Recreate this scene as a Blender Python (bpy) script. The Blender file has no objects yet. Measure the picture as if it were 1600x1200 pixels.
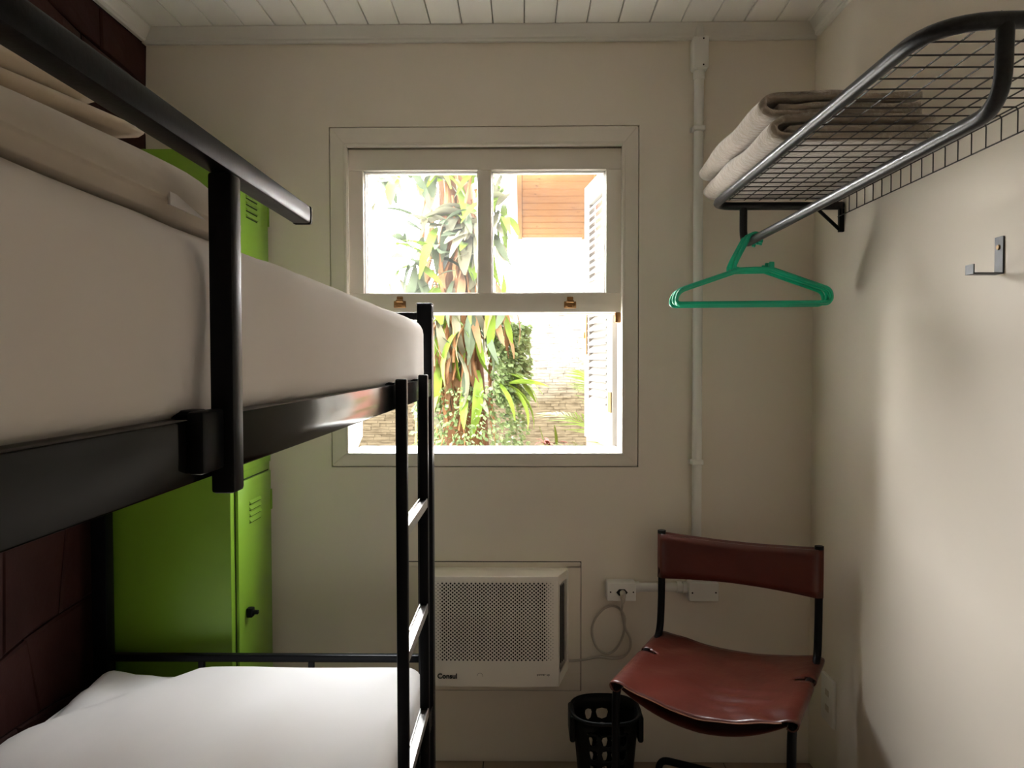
import bpy, bmesh, math, random
from mathutils import Vector, Matrix, noise
PI = math.pi
random.seed(7)
sc = bpy.context.scene
COL = sc.collection

# ------------------------------------------------------------------ camera, sky, exposure
F_PX, EYE = 1155.0, 1.4
pitch, yaw, roll = math.atan(33 / F_PX), math.atan(17 / F_PX), math.radians(0.1)
fw = Vector((-math.sin(yaw) * math.cos(pitch), math.cos(yaw) * math.cos(pitch), -math.sin(pitch)))
rt = Vector((math.cos(yaw), math.sin(yaw), 0)); up = rt.cross(fw)
rt, up = rt * math.cos(roll) - up * math.sin(roll), rt * math.sin(roll) + up * math.cos(roll)
cam_data = bpy.data.cameras.new('camera'); cam = bpy.data.objects.new('camera', cam_data); COL.objects.link(cam)
m3 = Matrix((rt, up, -fw)).transposed()
cam.matrix_world = Matrix.Translation((0, 0, EYE)) @ m3.to_4x4()
cam_data.sensor_width = 36; cam_data.lens = 36 * F_PX / 1600; cam_data.clip_start = 0.02
sc.camera = cam

world = bpy.data.worlds.new('overcast_sky'); sc.world = world; world.use_nodes = True
wn = world.node_tree; wn.nodes.clear()
wo = wn.nodes.new('ShaderNodeOutputWorld'); wb = wn.nodes.new('ShaderNodeBackground')
wtc = wn.nodes.new('ShaderNodeTexCoord'); wsep = wn.nodes.new('ShaderNodeSeparateXYZ'); wr = wn.nodes.new('ShaderNodeValToRGB')
wr.color_ramp.elements[0].position = 0.0; wr.color_ramp.elements[0].color = (1.0, 0.985, 0.95, 1)
wr.color_ramp.elements[1].position = 1.0; wr.color_ramp.elements[1].color = (0.90, 0.95, 1.0, 1)
wn.links.new(wtc.outputs['Generated'], wsep.inputs[0]); wn.links.new(wsep.outputs['Z'], wr.inputs[0])
wn.links.new(wr.outputs[0], wb.inputs[0]); wn.links.new(wb.outputs[0], wo.inputs[0])
wb.inputs[1].default_value = 2.0

# daylight portal: gives off no light, only tells the sampler where the window opening is
pl = bpy.data.lights.new('window_daylight_portal', 'AREA'); pl.shape = 'RECTANGLE'; pl.size = 0.95; pl.size_y = 1.06
pl.cycles.is_portal = True
po = bpy.data.objects.new('window_daylight_portal', pl); COL.objects.link(po)
po.location = (-0.133, 2.80, 1.62); po.rotation_euler = (-PI / 2, 0, 0)

sc.view_settings.view_transform = 'Standard'; sc.view_settings.look = 'None'
sc.view_settings.gamma = 1; sc.view_settings.use_curve_mapping = False
sc.view_settings.exposure = 4.75
sc.cycles.use_denoising = True
sc.cycles.max_bounces = 14; sc.cycles.diffuse_bounces = 8; sc.cycles.transparent_max_bounces = 16

# ------------------------------------------------------------------ materials
MATS = {}
def mat(name, col, rough=0.5, metal=0.0, var=0.08, scale=8.0, bump=0.0, bscale=60.0, sheen=0.0, coat=0.0, col2=None, stretch=None, trans=0.0, spec=0.5):
    """Principled surface whose own colour varies with noise; bump gives fine relief."""
    m = bpy.data.materials.new(name); m.use_nodes = True; nt = m.node_tree; n = nt.nodes; b = n['Principled BSDF']
    b.inputs['Roughness'].default_value = rough; b.inputs['Metallic'].default_value = metal
    b.inputs['Sheen Weight'].default_value = sheen; b.inputs['Coat Weight'].default_value = coat
    b.inputs['Specular IOR Level'].default_value = spec
    tc = n.new('ShaderNodeTexCoord'); mp = n.new('ShaderNodeMapping'); nt.links.new(tc.outputs['Object'], mp.inputs[0])
    if stretch: mp.inputs['Scale'].default_value = stretch
    nz = n.new('ShaderNodeTexNoise'); nz.inputs['Scale'].default_value = scale; nz.inputs['Detail'].default_value = 5
    nt.links.new(mp.outputs[0], nz.inputs['Vector'])
    rp = n.new('ShaderNodeValToRGB'); c2 = col2 or tuple(max(0, c * (1 - var * 2)) for c in col)
    rp.color_ramp.elements[0].position = 0.3; rp.color_ramp.elements[0].color = (*c2, 1)
    rp.color_ramp.elements[1].position = 0.7; rp.color_ramp.elements[1].color = (*col, 1)
    nt.links.new(nz.outputs['Fac'], rp.inputs[0]); nt.links.new(rp.outputs[0], b.inputs['Base Color'])
    if bump:
        n2 = n.new('ShaderNodeTexNoise'); n2.inputs['Scale'].default_value = bscale; n2.inputs['Detail'].default_value = 4
        bp = n.new('ShaderNodeBump'); bp.inputs['Strength'].default_value = bump; bp.inputs['Distance'].default_value = 0.01
        nt.links.new(mp.outputs[0], n2.inputs['Vector']); nt.links.new(n2.outputs['Fac'], bp.inputs['Height']); nt.links.new(bp.outputs[0], b.inputs['Normal'])
    if trans:
        out = n['Material Output']; tr = n.new('ShaderNodeBsdfTranslucent'); mx = n.new('ShaderNodeMixShader'); mx.inputs[0].default_value = trans
        nt.links.new(rp.outputs[0], tr.inputs[0]); nt.links.new(b.outputs[0], mx.inputs[1]); nt.links.new(tr.outputs[0], mx.inputs[2]); nt.links.new(mx.outputs[0], out.inputs[0])
    MATS[name] = m
    return m

M_wall = mat('cream_wall_paint', (0.80, 0.727, 0.628), 0.75, var=0.02, scale=2.5, bump=0.05, bscale=25)
M_ceil = mat('white_ceiling_plastic', (0.90, 0.87, 0.81), 0.35, var=0.015, scale=3)
M_crown = mat('white_cornice_plastic', (0.78, 0.75, 0.70), 0.4, var=0.02)
M_back = mat('ceiling_backing', (0.25, 0.23, 0.2), 0.9)
M_winp = mat('window_paint', (0.78, 0.72, 0.63), 0.5, var=0.03, scale=4, bump=0.03, bscale=40)
M_white = mat('white_gloss_paint', (0.80, 0.78, 0.73), 0.45, var=0.03)
M_pink = mat('pink_outside_plaster', (0.2048, 0.0906, 0.0670), 0.9, var=0.08, bump=0.2, bscale=30, spec=0.06)
M_stone = mat('maroon_stained_stone', (0.040, 0.0105, 0.0080), 0.7, var=0.2, scale=5, bump=0.35, bscale=14, col2=(0.024, 0.006, 0.0045), spec=0.2)
M_joint = mat('dark_joint', (0.015, 0.006, 0.0045), 0.9)
M_tile = mat('brown_floor_tile', (0.30, 0.225, 0.165), 0.4, var=0.06, scale=4)
M_grout = mat('tile_grout', (0.06, 0.045, 0.035), 0.9)
M_black = mat('black_enamel', (0.0035, 0.0035, 0.0045), 0.38, var=0.05, spec=0.14, bump=0.02, bscale=200)
M_blackrail = mat('black_gloss_enamel', (0.004, 0.004, 0.004), 0.12, var=0.05, spec=0.24)
M_zinc = mat('brushed_step_metal', (0.62, 0.61, 0.60), 0.35, metal=0.9, var=0.06, scale=30)
M_sheet = mat('white_cotton_sheet', (0.80, 0.745, 0.70), 0.9, var=0.02, scale=4, bump=0.06, bscale=14, sheen=0.2)
M_lowsheet = mat('white_cotton_sheet_lower', (0.82, 0.79, 0.78), 0.9, var=0.02, scale=4, bump=0.06, bscale=14, sheen=0.2)
M_pillow = mat('ivory_pillowcase', (0.64, 0.565, 0.47), 0.9, var=0.04, scale=6, bump=0.25, bscale=11, sheen=0.2)
M_linen = mat('cream_folded_linen', (0.66, 0.545, 0.40), 0.95, var=0.07, scale=9, bump=0.3, bscale=16, sheen=0.3)
M_linedge = mat('pale_linen_hem', (0.85, 0.78, 0.58), 0.9)
M_fleece = mat('beige_fleece', (0.3990, 0.3302, 0.2649), 1.0, var=0.10, scale=26, bump=0.55, bscale=70, sheen=0.6)
M_green = mat('lime_green_enamel', (0.195, 0.365, 0.026), 0.35, var=0.03, scale=5)
M_slot = mat('dark_slot', (0.01, 0.02, 0.003), 0.9)
M_leather = mat('oxblood_leather', (0.0978, 0.0183, 0.0106), 0.30, var=0.12, scale=7, bump=0.14, bscale=35, col2=(0.0638, 0.0115, 0.0068))
M_edge = mat('pale_leather_edge', (0.30, 0.12, 0.06), 0.6)
M_acw = mat('white_plastic_casing', (0.84, 0.79, 0.72), 0.42, var=0.02)
M_dark = mat('dark_inside', (0.012, 0.011, 0.010), 0.8)
M_bplas = mat('black_plastic', (0.003, 0.0035, 0.003), 0.45, var=0.05, spec=0.15)
M_pvc = mat('white_conduit_plastic', (0.80, 0.78, 0.74), 0.45, var=0.02)
M_cord = mat('white_cord', (0.52, 0.46, 0.39), 0.55)
M_hang = mat('green_plastic', (0.008, 0.50, 0.29), 0.32, var=0.05)
M_brass = mat('aged_brass', (0.46, 0.25, 0.10), 0.4, metal=0.8, var=0.15, scale=40)
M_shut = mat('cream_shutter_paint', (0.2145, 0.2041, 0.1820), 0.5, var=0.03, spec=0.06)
M_gold = mat('brass_hinge', (0.1760, 0.1000, 0.0320), 0.4, metal=0.6, var=0.1, scale=40)
M_steel = mat('dull_steel', (0.055, 0.056, 0.058), 0.45, metal=0.4, var=0.1, scale=50)
M_rack = mat('grey_hammered_enamel', (0.030, 0.030, 0.032), 0.34, metal=0.4, var=0.2, scale=160, bump=0.06, bscale=220)
M_wire = mat('dark_wire', (0.028, 0.02, 0.015), 0.5)
M_print = mat('black_print', (0.006, 0.006, 0.006), 0.5)
M_gprint = mat('grey_print', (0.22, 0.20, 0.17), 0.5)
M_pine = mat('pine_boards', (0.215, 0.120, 0.044), 0.6, var=0.10, scale=4, stretch=(2, 30, 30), col2=(0.165, 0.083, 0.027), spec=0.06)
M_knot = mat('pine_knot', (0.0410, 0.0146, 0.0055), 0.7, spec=0.06)
M_bark = mat('orange_brown_bark', (0.0994, 0.0504, 0.0238), 0.95, var=0.2, scale=14, stretch=(3, 3, 0.6), bump=0.7, bscale=24, spec=0.06)
M_root = mat('dry_hanging_root', (0.2655, 0.1462, 0.0720), 0.9, var=0.15, scale=10, stretch=(4, 4, 0.5), spec=0.06)
M_leafa = mat('fresh_strap_leaf', (0.1313, 0.1938, 0.0275), 0.35, var=0.2, scale=5, trans=0.3, col2=(0.0750, 0.1250, 0.0175), spec=0.06)
M_leafb = mat('grey_green_leaf', (0.0640, 0.0830, 0.0490), 0.5, var=0.15, scale=5, trans=0.25, spec=0.06)
M_leafc = mat('pale_cream_leaf', (0.1433, 0.1433, 0.0946), 0.5, var=0.1, scale=5, trans=0.3, spec=0.06)
M_leafd = mat('dry_tan_leaf', (0.1673, 0.0983, 0.0491), 0.7, var=0.15, scale=6, trans=0.2, spec=0.06)
M_creep = mat('creeper_leaf', (0.1397, 0.1883, 0.0790), 0.45, var=0.3, scale=9, trans=0.2, col2=(0.0668, 0.1033, 0.0389), spec=0.06)
M_palm = mat('palm_leaf', (0.0444, 0.0612, 0.0079), 0.4, var=0.15, scale=4, trans=0.35, spec=0.06)
M_brom = mat('dark_red_leaf', (0.1136, 0.0240, 0.0144), 0.5, var=0.25, scale=12, spec=0.06)
M_soil = mat('pale_bounce_ground', (0.62, 0.585, 0.52), 0.95, var=0.08, scale=3, bump=0.4, bscale=9)
M_yel = mat('yellow_stem', (0.1365, 0.1144, 0.0273), 0.7, var=0.2, scale=20, spec=0.06)

def garden_wall_mat():
    m = bpy.data.materials.new('lime_washed_rubble'); m.use_nodes = True; nt = m.node_tree; n = nt.nodes; b = n['Principled BSDF']
    b.inputs['Roughness'].default_value = 0.95; b.inputs['Specular IOR Level'].default_value = 0.06
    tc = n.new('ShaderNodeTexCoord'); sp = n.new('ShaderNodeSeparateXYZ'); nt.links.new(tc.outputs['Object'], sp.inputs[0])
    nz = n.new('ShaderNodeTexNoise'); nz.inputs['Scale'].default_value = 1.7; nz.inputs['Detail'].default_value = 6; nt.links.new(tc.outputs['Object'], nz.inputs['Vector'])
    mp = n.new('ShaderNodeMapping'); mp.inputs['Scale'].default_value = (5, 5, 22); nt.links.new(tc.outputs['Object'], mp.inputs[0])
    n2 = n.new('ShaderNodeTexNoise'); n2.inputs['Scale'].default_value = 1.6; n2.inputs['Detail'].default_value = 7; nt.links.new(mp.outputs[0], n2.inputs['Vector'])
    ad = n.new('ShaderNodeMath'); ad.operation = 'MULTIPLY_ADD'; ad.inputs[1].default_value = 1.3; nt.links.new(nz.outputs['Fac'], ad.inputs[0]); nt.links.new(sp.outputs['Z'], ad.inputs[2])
    # white coat plus painted-in sunlit brightness higher up, bare grey-brown rubble lower down
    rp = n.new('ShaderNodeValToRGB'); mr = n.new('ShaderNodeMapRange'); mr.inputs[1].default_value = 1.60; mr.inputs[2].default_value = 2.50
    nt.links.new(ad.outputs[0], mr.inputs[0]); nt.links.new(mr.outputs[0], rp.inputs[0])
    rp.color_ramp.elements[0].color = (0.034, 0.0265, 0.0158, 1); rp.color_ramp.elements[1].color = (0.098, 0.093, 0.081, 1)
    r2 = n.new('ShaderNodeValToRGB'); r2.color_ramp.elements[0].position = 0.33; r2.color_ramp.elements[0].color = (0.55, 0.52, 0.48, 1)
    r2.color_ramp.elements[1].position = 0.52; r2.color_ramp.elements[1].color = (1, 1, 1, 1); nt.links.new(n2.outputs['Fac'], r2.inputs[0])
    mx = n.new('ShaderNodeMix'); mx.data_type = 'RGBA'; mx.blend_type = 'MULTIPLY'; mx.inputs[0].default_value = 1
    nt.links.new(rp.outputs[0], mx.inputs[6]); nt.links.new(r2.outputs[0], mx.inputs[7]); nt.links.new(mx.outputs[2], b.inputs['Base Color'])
    bp = n.new('ShaderNodeBump'); bp.inputs['Strength'].default_value = 0.8; bp.inputs['Distance'].default_value = 0.02
    nt.links.new(n2.outputs['Fac'], bp.inputs['Height']); nt.links.new(bp.outputs[0], b.inputs['Normal'])
    return m
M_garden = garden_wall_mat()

def glass_mat():
    """Thin window pane: see-through, weak mirror, and a film of dust that scatters daylight."""
    m = bpy.data.materials.new('dusty_window_glass'); m.use_nodes = True; nt = m.node_tree; n = nt.nodes; n.remove(n['Principled BSDF'])
    out = n['Material Output']; tr = n.new('ShaderNodeBsdfTransparent'); gl = n.new('ShaderNodeBsdfGlossy'); gl.inputs['Roughness'].default_value = 0.02
    ts = n.new('ShaderNodeBsdfTranslucent'); ts.inputs[0].default_value = (0.92, 0.95, 0.97, 1)
    nz = n.new('ShaderNodeTexNoise'); nz.inputs['Scale'].default_value = 5; mr = n.new('ShaderNodeMapRange')
    mr.inputs[3].default_value = 0.0; mr.inputs[4].default_value = 0.009; nt.links.new(nz.outputs['Fac'], mr.inputs[0])
    m1 = n.new('ShaderNodeMixShader'); nt.links.new(mr.outputs[0], m1.inputs[0]); nt.links.new(tr.outputs[0], m1.inputs[1]); nt.links.new(ts.outputs[0], m1.inputs[2])
    fr = n.new('ShaderNodeFresnel'); fr.inputs[0].default_value = 1.35
    m2 = n.new('ShaderNodeMixShader'); nt.links.new(fr.outputs[0], m2.inputs[0]); nt.links.new(m1.outputs[0], m2.inputs[1]); nt.links.new(gl.outputs[0], m2.inputs[2])
    nt.links.new(m2.outputs[0], out.inputs[0])
    return m
M_glass = glass_mat()

# ------------------------------------------------------------------ builders
def base_of(p):
    v = Vector((0, 0, 0))
    while p is not None:
        v = v + p.location; p = p.parent
    return v
def tag(o, label=None, cat=None, group=None, kind=None):
    if label: o['label'] = label
    if cat: o['category'] = cat
    if group: o['group'] = group
    if kind: o['kind'] = kind
    return o
def thing(name, loc, label, cat, group=None):
    o = bpy.data.objects.new(name, None); COL.objects.link(o); o.location = loc; o.empty_display_size = 0.1
    return tag(o, label, cat, group)
def link(name, bm, m, parent=None, smooth=False, origin=None):
    """bm holds world coordinates; the object's own origin is its parent's (or `origin`)."""
    off = base_of(parent) if parent is not None else Vector(origin or (0, 0, 0))
    if off.length: bmesh.ops.translate(bm, verts=bm.verts, vec=-off)
    me = bpy.data.meshes.new(name); bm.to_mesh(me); bm.free()
    for mm in (m if isinstance(m, (list, tuple)) else [m]): me.materials.append(mm)
    if smooth:
        for p in me.polygons: p.use_smooth = True
        if smooth != 'all': me.set_sharp_from_angle(angle=math.radians(40))
    o = bpy.data.objects.new(name, me); COL.objects.link(o)
    if parent is not None: o.parent = parent
    elif origin: o.location = origin
    return o
def add_box(bm, x0, x1, y0, y1, z0, z1, bev=0.0, seg=2):
    vs = [bm.verts.new((x, y, z)) for x in (x0, x1) for y in (y0, y1) for z in (z0, z1)]
    fs = [bm.faces.new([vs[i] for i in q]) for q in ((0, 1, 3, 2), (4, 6, 7, 5), (0, 4, 5, 1), (2, 3, 7, 6), (0, 2, 6, 4), (1, 5, 7, 3))]
    if bev:
        es = list({e for f in fs for e in f.edges})
        bmesh.ops.bevel(bm, geom=es, offset=bev, segments=seg, affect='EDGES', profile=0.5)
def box(name, x0, x1, y0, y1, z0, z1, m, parent=None, bev=0.0, seg=2, origin=None):
    bm = bmesh.new(); add_box(bm, x0, x1, y0, y1, z0, z1, bev, seg)
    return link(name, bm, m, parent, smooth=bool(bev), origin=origin)
def fillet(pts, r, n=6):
    """round the corners of a polyline"""
    pts = [Vector(p) for p in pts]; out = [pts[0]]
    for i in range(1, len(pts) - 1):
        a, b, c = pts[i - 1], pts[i], pts[i + 1]; d1, d2 = (a - b), (c - b); rr = r[i - 1] if isinstance(r, (list, tuple)) else r
        t = min(rr, d1.length * 0.49, d2.length * 0.49)
        p, q = b + d1.normalized() * t, b + d2.normalized() * t
        for k in range(n + 1):
            s = k / n; out.append(p * (1 - s) ** 2 + b * 2 * s * (1 - s) + q * s * s)
    out.append(pts[-1]); return out
def add_tube(bm, pts, r, sides=10, closed=False, caps=True):
    pts = [Vector(p) for p in pts]; n = len(pts); rings = []; nrm = None
    for i in range(n):
        a = pts[(i - 1) % n] if closed else pts[max(i - 1, 0)]; b = pts[(i + 1) % n] if closed else pts[min(i + 1, n - 1)]
        t = (b - a).normalized()
        if nrm is None: nrm = t.orthogonal().normalized()
        nrm = (nrm - t * nrm.dot(t)).normalized(); bn = t.cross(nrm); rr = r[i] if isinstance(r, (list, tuple)) else r
        rings.append([bm.verts.new(pts[i] + (nrm * math.cos(2 * PI * k / sides) + bn * math.sin(2 * PI * k / sides)) * rr) for k in range(sides)])
    for i in range(n if closed else n - 1):
        A, B = rings[i], rings[(i + 1) % n]
        for k in range(sides): bm.faces.new((A[k], A[(k + 1) % sides], B[(k + 1) % sides], B[k]))
    if caps and not closed:
        bm.faces.new(rings[0][::-1]); bm.faces.new(rings[-1])
def tube(name, pts, r, m, parent=None, sides=10, closed=False, origin=None):
    bm = bmesh.new(); add_tube(bm, pts, r, sides, closed); bmesh.ops.recalc_face_normals(bm, faces=bm.faces)
    return link(name, bm, m, parent, smooth=True, origin=origin)
def cyl_pts(c, axis, h0, h1):
    a = Vector(axis); return [Vector(c) + a * h0, Vector(c) + a * h1]
def rbox(bm, x0, x1, y0, y1, z0, z1, r, nx=8, ny=8, nz=4, disp=None):
    """soft box: a gridded box whose edges are rounded by r, optionally displaced"""
    lo, hi = Vector((x0, y0, z0)), Vector((x1, y1, z1)); c = (lo + hi) / 2; h = (hi - lo) / 2; cache = {}
    def spread(n, hh):
        k = min(r / hh, 0.45); t = [-1, -1 + k * 0.35, -1 + k * 0.7, -1 + k] + [-1 + k + (2 - 2 * k) * i / n for i in range(1, n)] + [1 - k, 1 - k * 0.7, 1 - k * 0.35, 1]
        return t
    g = [spread(nx, h.x), spread(ny, h.y), spread(nz, h.z)]
    def vert(i, j, k):
        if (i, j, k) in cache: return cache[i, j, k]
        p = Vector((g[0][i] * h.x, g[1][j] * h.y, g[2][k] * h.z))
        q = Vector([max(-(h[a] - min(r, h[a] * .98)), min(h[a] - min(r, h[a] * .98), p[a])) for a in range(3)])
        d = p - q
        if d.length > 1e-9: d = d.normalized() * min(r, 10)
        v = c + q + d
        if disp: v = disp(v)
        cache[i, j, k] = bm.verts.new(v); return cache[i, j, k]
    N = [len(a) - 1 for a in g]
    for ax in range(3):
        u, w = (ax + 1) % 3, (ax + 2) % 3
        for side in (0, N[ax]):
            for i in range(N[u]):
                for j in range(N[w]):
                    ids = []
                    for (a, b) in ((0, 0), (1, 0), (1, 1), (0, 1)):
                        t = [0, 0, 0]; t[ax] = side; t[u] = i + a; t[w] = j + b; ids.append(vert(*t))
                    bm.faces.new(ids if side else ids[::-1])
def strip_extrude(bm, prof, y0, y1, ny, fn=None):
    """closed profile of (x, z) swept along Y"""
    rings = []
    for j in range(ny + 1):
        s = j / ny; y = y0 + (y1 - y0) * s
        ring = []
        for (x, z) in prof:
            p = Vector((x, y, z)); ring.append(bm.verts.new(fn(p, s) if fn else p))
        rings.append(ring)
    n = len(prof)
    for j in range(ny):
        for k in range(n): bm.faces.new((rings[j][k], rings[j][(k + 1) % n], rings[j + 1][(k + 1) % n], rings[j + 1][k]))
    bm.faces.new(rings[0][::-1]); bm.faces.new(rings[-1]); bmesh.ops.recalc_face_normals(bm, faces=bm.faces)
def thick_line(pts, t):
    """closed outline around an open 2-D polyline of thickness t"""
    L, Rr = [], []; n = len(pts)
    for i in range(n):
        a, b = pts[max(i - 1, 0)], pts[min(i + 1, n - 1)]; dx, dz = b[0] - a[0], b[1] - a[1]; l = math.hypot(dx, dz) or 1
        nx, nz = -dz / l * t / 2, dx / l * t / 2; L.append((pts[i][0] + nx, pts[i][1] + nz)); Rr.append((pts[i][0] - nx, pts[i][1] - nz))
    return L + Rr[::-1]
def add_text(name, txt, size, loc, m, parent, depth=0.0006, bold=0.0):
    cu = bpy.data.curves.new(name, 'FONT'); cu.body = txt; cu.size = size; cu.extrude = depth; cu.offset = bold
    tmp = bpy.data.objects.new(name, cu); COL.objects.link(tmp); dg = bpy.context.evaluated_depsgraph_get()
    me = bpy.data.meshes.new_from_object(tmp.evaluated_get(dg)); bpy.data.objects.remove(tmp)
    bm = bmesh.new(); bm.from_mesh(me); bpy.data.meshes.remove(me)
    bmesh.ops.rotate(bm, verts=bm.verts, cent=(0, 0, 0), matrix=Matrix.Rotation(PI / 2, 3, 'X')); bmesh.ops.translate(bm, verts=bm.verts, vec=loc)
    return link(name, bm, m, parent)
def holed_cells(bm, cells, shape, m3d):
    """cells = list of (u0,u1,v0,v1, hole half-width, hole half-height); shape = unit outline; m3d maps (u,v) -> 3-D.  Every hole is real."""
    ns = len(shape); cache = {}
    def V(u, v):
        k = (round(u, 6), round(v, 6))
        if k not in cache: cache[k] = bm.verts.new(m3d(u, v))
        return cache[k]
    for (u0, u1, v0, v1, hw, hh) in cells:
        cu, cv = (u0 + u1) / 2, (v0 + v1) / 2
        if hw <= 0:
            bm.faces.new((V(u0, v0), V(u1, v0), V(u1, v1), V(u0, v1))); continue
        inner = [V(cu + hw * a, cv + hh * b) for a, b in shape]; outer = []
        for a, b in shape:
            s = 1 / max(abs(a), abs(b), 1e-6); outer.append(V(cu + (u1 - u0) / 2 * a * s, cv + (v1 - v0) / 2 * b * s))
        for k in range(ns):
            q = [outer[k], outer[(k + 1) % ns], inner[(k + 1) % ns], inner[k]]; bm.faces.new(q)
OCT = [(math.cos(PI / 4 * k), math.sin(PI / 4 * k)) for k in range(8)]
def struct(o): o['kind'] = 'structure'; return o

# ------------------------------------------------------------------ room shell
XL, XR, YB, YN, ZC = -1.30, 1.0, 2.57, -0.75, 2.55
WX0, WX1, WZ0, WZ1 = -0.6695, 0.4015, 1.0365, 2.2155        # opening in the wall for the window unit

def wall_with_opening(name, y0, y1, m, x0, x1, z0, z1):
    bm = bmesh.new()
    add_box(bm, x0, WX0, y0, y1, z0, z1); add_box(bm, WX1, x1, y0, y1, z0, z1)
    add_box(bm, WX0, WX1, y0, y1, z0, WZ0); add_box(bm, WX0, WX1, y0, y1, WZ1, z1)
    return struct(link(name, bm, m))
wall_with_opening('wall_back', YB, YB + 0.16, M_wall, XL - 0.2, XR + 0.2, -0.1, 2.75)
wall_with_opening('wall_outside', YB + 0.16, YB + 0.21, M_pink, XL - 1.2, XR + 0.8, -0.1, 2.95)
struct(box('wall_right', XR, XR + 0.15, YN, YB, -0.1, 2.75, M_wall))
struct(box('wall_near', XL - 0.2, XR + 0.15, YN - 0.15, YN, -0.1, 2.75, M_wall))
wl = struct(box('wall_left', XL - 0.2, XL - 0.016, YN, YB, -0.1, 2.75, M_joint))
fl = struct(box('floor', XL - 0.2, XR + 0.15, YN - 0.15, YB, -0.12, -0.006, M_grout))
ce = struct(box('ceiling', XL - 0.2, XR + 0.15, YN - 0.15, YB + 0.0, ZC + 0.012, ZC + 0.15, M_back))

# floor tiles
TS = 0.42; bm = bmesh.new(); add_box(bm, 0.002, TS - 0.002, 0.002, TS - 0.002, -0.006, 0.0, 0.0012, 1)
tm = bpy.data.meshes.new('tile'); bm.to_mesh(tm); bm.free(); tm.materials.append(M_tile)
for i in range(6):
    for j in range(10):
        o = bpy.data.objects.new('tile', tm); COL.objects.link(o); o.parent = fl; o.location = (XL - 0.1 + i * TS, YB - 0.007 - (j + 1) * TS, 0)
# ceiling planks run from the window wall towards the near wall, one joint every 106 mm
PW = 0.106; x = -1.266 - PW
bm = bmesh.new(); add_box(bm, 0.0015, PW - 0.0015, YN, YB - 0.004, ZC, ZC + 0.011)
es = [e for e in bm.edges if abs(e.verts[0].co.z - ZC) < 1e-5 and abs(e.verts[1].co.z - ZC) < 1e-5 and abs(e.verts[0].co.x - e.verts[1].co.x) < 1e-5]
bmesh.ops.bevel(bm, geom=es, offset=0.0045, segments=2, affect='EDGES', profile=0.7)
pm = bpy.data.meshes.new('plank'); bm.to_mesh(pm); bm.free(); pm.materials.append(M_ceil)
while x < XR + 0.02:
    o = bpy.data.objects.new('plank', pm); COL.objects.link(o); o.parent = ce; o.location = (x, 0, 0); x += PW
# cornice
def cornice(name, a, b, inward):
    """a,b along the wall foot of the cornice; profile: flat face with a small round lower lip"""
    prof = [(0, 0), (0.012, 0), (0.016, 0.005), (0.016, 0.012), (0.021, 0.018), (0.030, 0.038), (0.034, 0.046), (0.034, 0.05), (0, 0.05)]
    bm = bmesh.new(); rings = []
    for P in (a, b):
        rings.append([bm.verts.new((P[0] + inward[0] * d, P[1] + inward[1] * d, ZC - 0.05 + h - 0.0008)) for d, h in prof])
    for k in range(len(prof)): bm.faces.new((rings[0][k], rings[0][(k + 1) % len(prof)], rings[1][(k + 1) % len(prof)], rings[1][k]))
    bm.faces.new(rings[0]); bm.faces.new(rings[1][::-1]); bmesh.ops.recalc_face_normals(bm, faces=bm.faces)
    return struct(link(name, bm, M_crown))
cornice('trim_1', (XL, YB), (XR, YB), (0, -1)); cornice('trim_2', (XR, YN), (XR, YB - 0.036), (-1, 0)); cornice('trim_3', (XL, YN), (XL, YB - 0.036), (1, 0))

# left wall: rough maroon stones with recessed joints, each one its own piece
rs = random.Random(3); zs = [0.0]
while zs[-1] < 2.5: zs.append(min(2.55, zs[-1] + rs.uniform(0.17, 0.34)))
zs[-1] = 2.499
def course(i, y): return zs[i] if i in (0, len(zs) - 1) else zs[i] + 0.06 * math.sin(y * 2.9 + i * 2.1) + 0.015 * math.sin(y * 9 + i)
for i in range(len(zs) - 1):
    y = YN; psk = 0.0
    while y < YB - 0.01:
        y1 = y + rs.uniform(0.2, 0.46)
        if YB - y1 < 0.16: y1 = YB
        sk = rs.uniform(-0.06, 0.06) if y1 < YB else 0.0; g = 0.0025
        bm = bmesh.new(); depth = rs.uniform(0.010, 0.017)
        n = 3; lo = [(y + g + (y1 - y - 2 * g) * k / n) for k in range(n + 1)]
        ring = [(v, course(i, v) + g) for v in lo] + [(min(v + psk + (sk - psk) * (v - y) / (y1 - y), YB - g), course(i + 1, v + psk + (sk - psk) * (v - y) / (y1 - y)) - g) for v in reversed(lo)]
        back = [bm.verts.new((XL - 0.016, a, b)) for a, b in ring]
        cy, cz = sum(a for a, b in ring) / len(ring), sum(b for a, b in ring) / len(ring)
        mid = [bm.verts.new((XL - 0.016 + depth * 0.7, a, b)) for a, b in ring]
        fr = [bm.verts.new((XL - 0.016 + depth + rs.uniform(-0.002, 0.003), a + (cy - a) * 0.035, b + (cz - b) * 0.05)) for a, b in ring]
        k = len(ring)
        for q in range(k):
            bm.faces.new((back[q], back[(q + 1) % k], mid[(q + 1) % k], mid[q])); bm.faces.new((mid[q], mid[(q + 1) % k], fr[(q + 1) % k], fr[q]))
        bm.faces.new(fr); bmesh.ops.recalc_face_normals(bm, faces=bm.faces)
        link('stone', bm, M_stone, wl); y = y1; psk = sk

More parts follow.
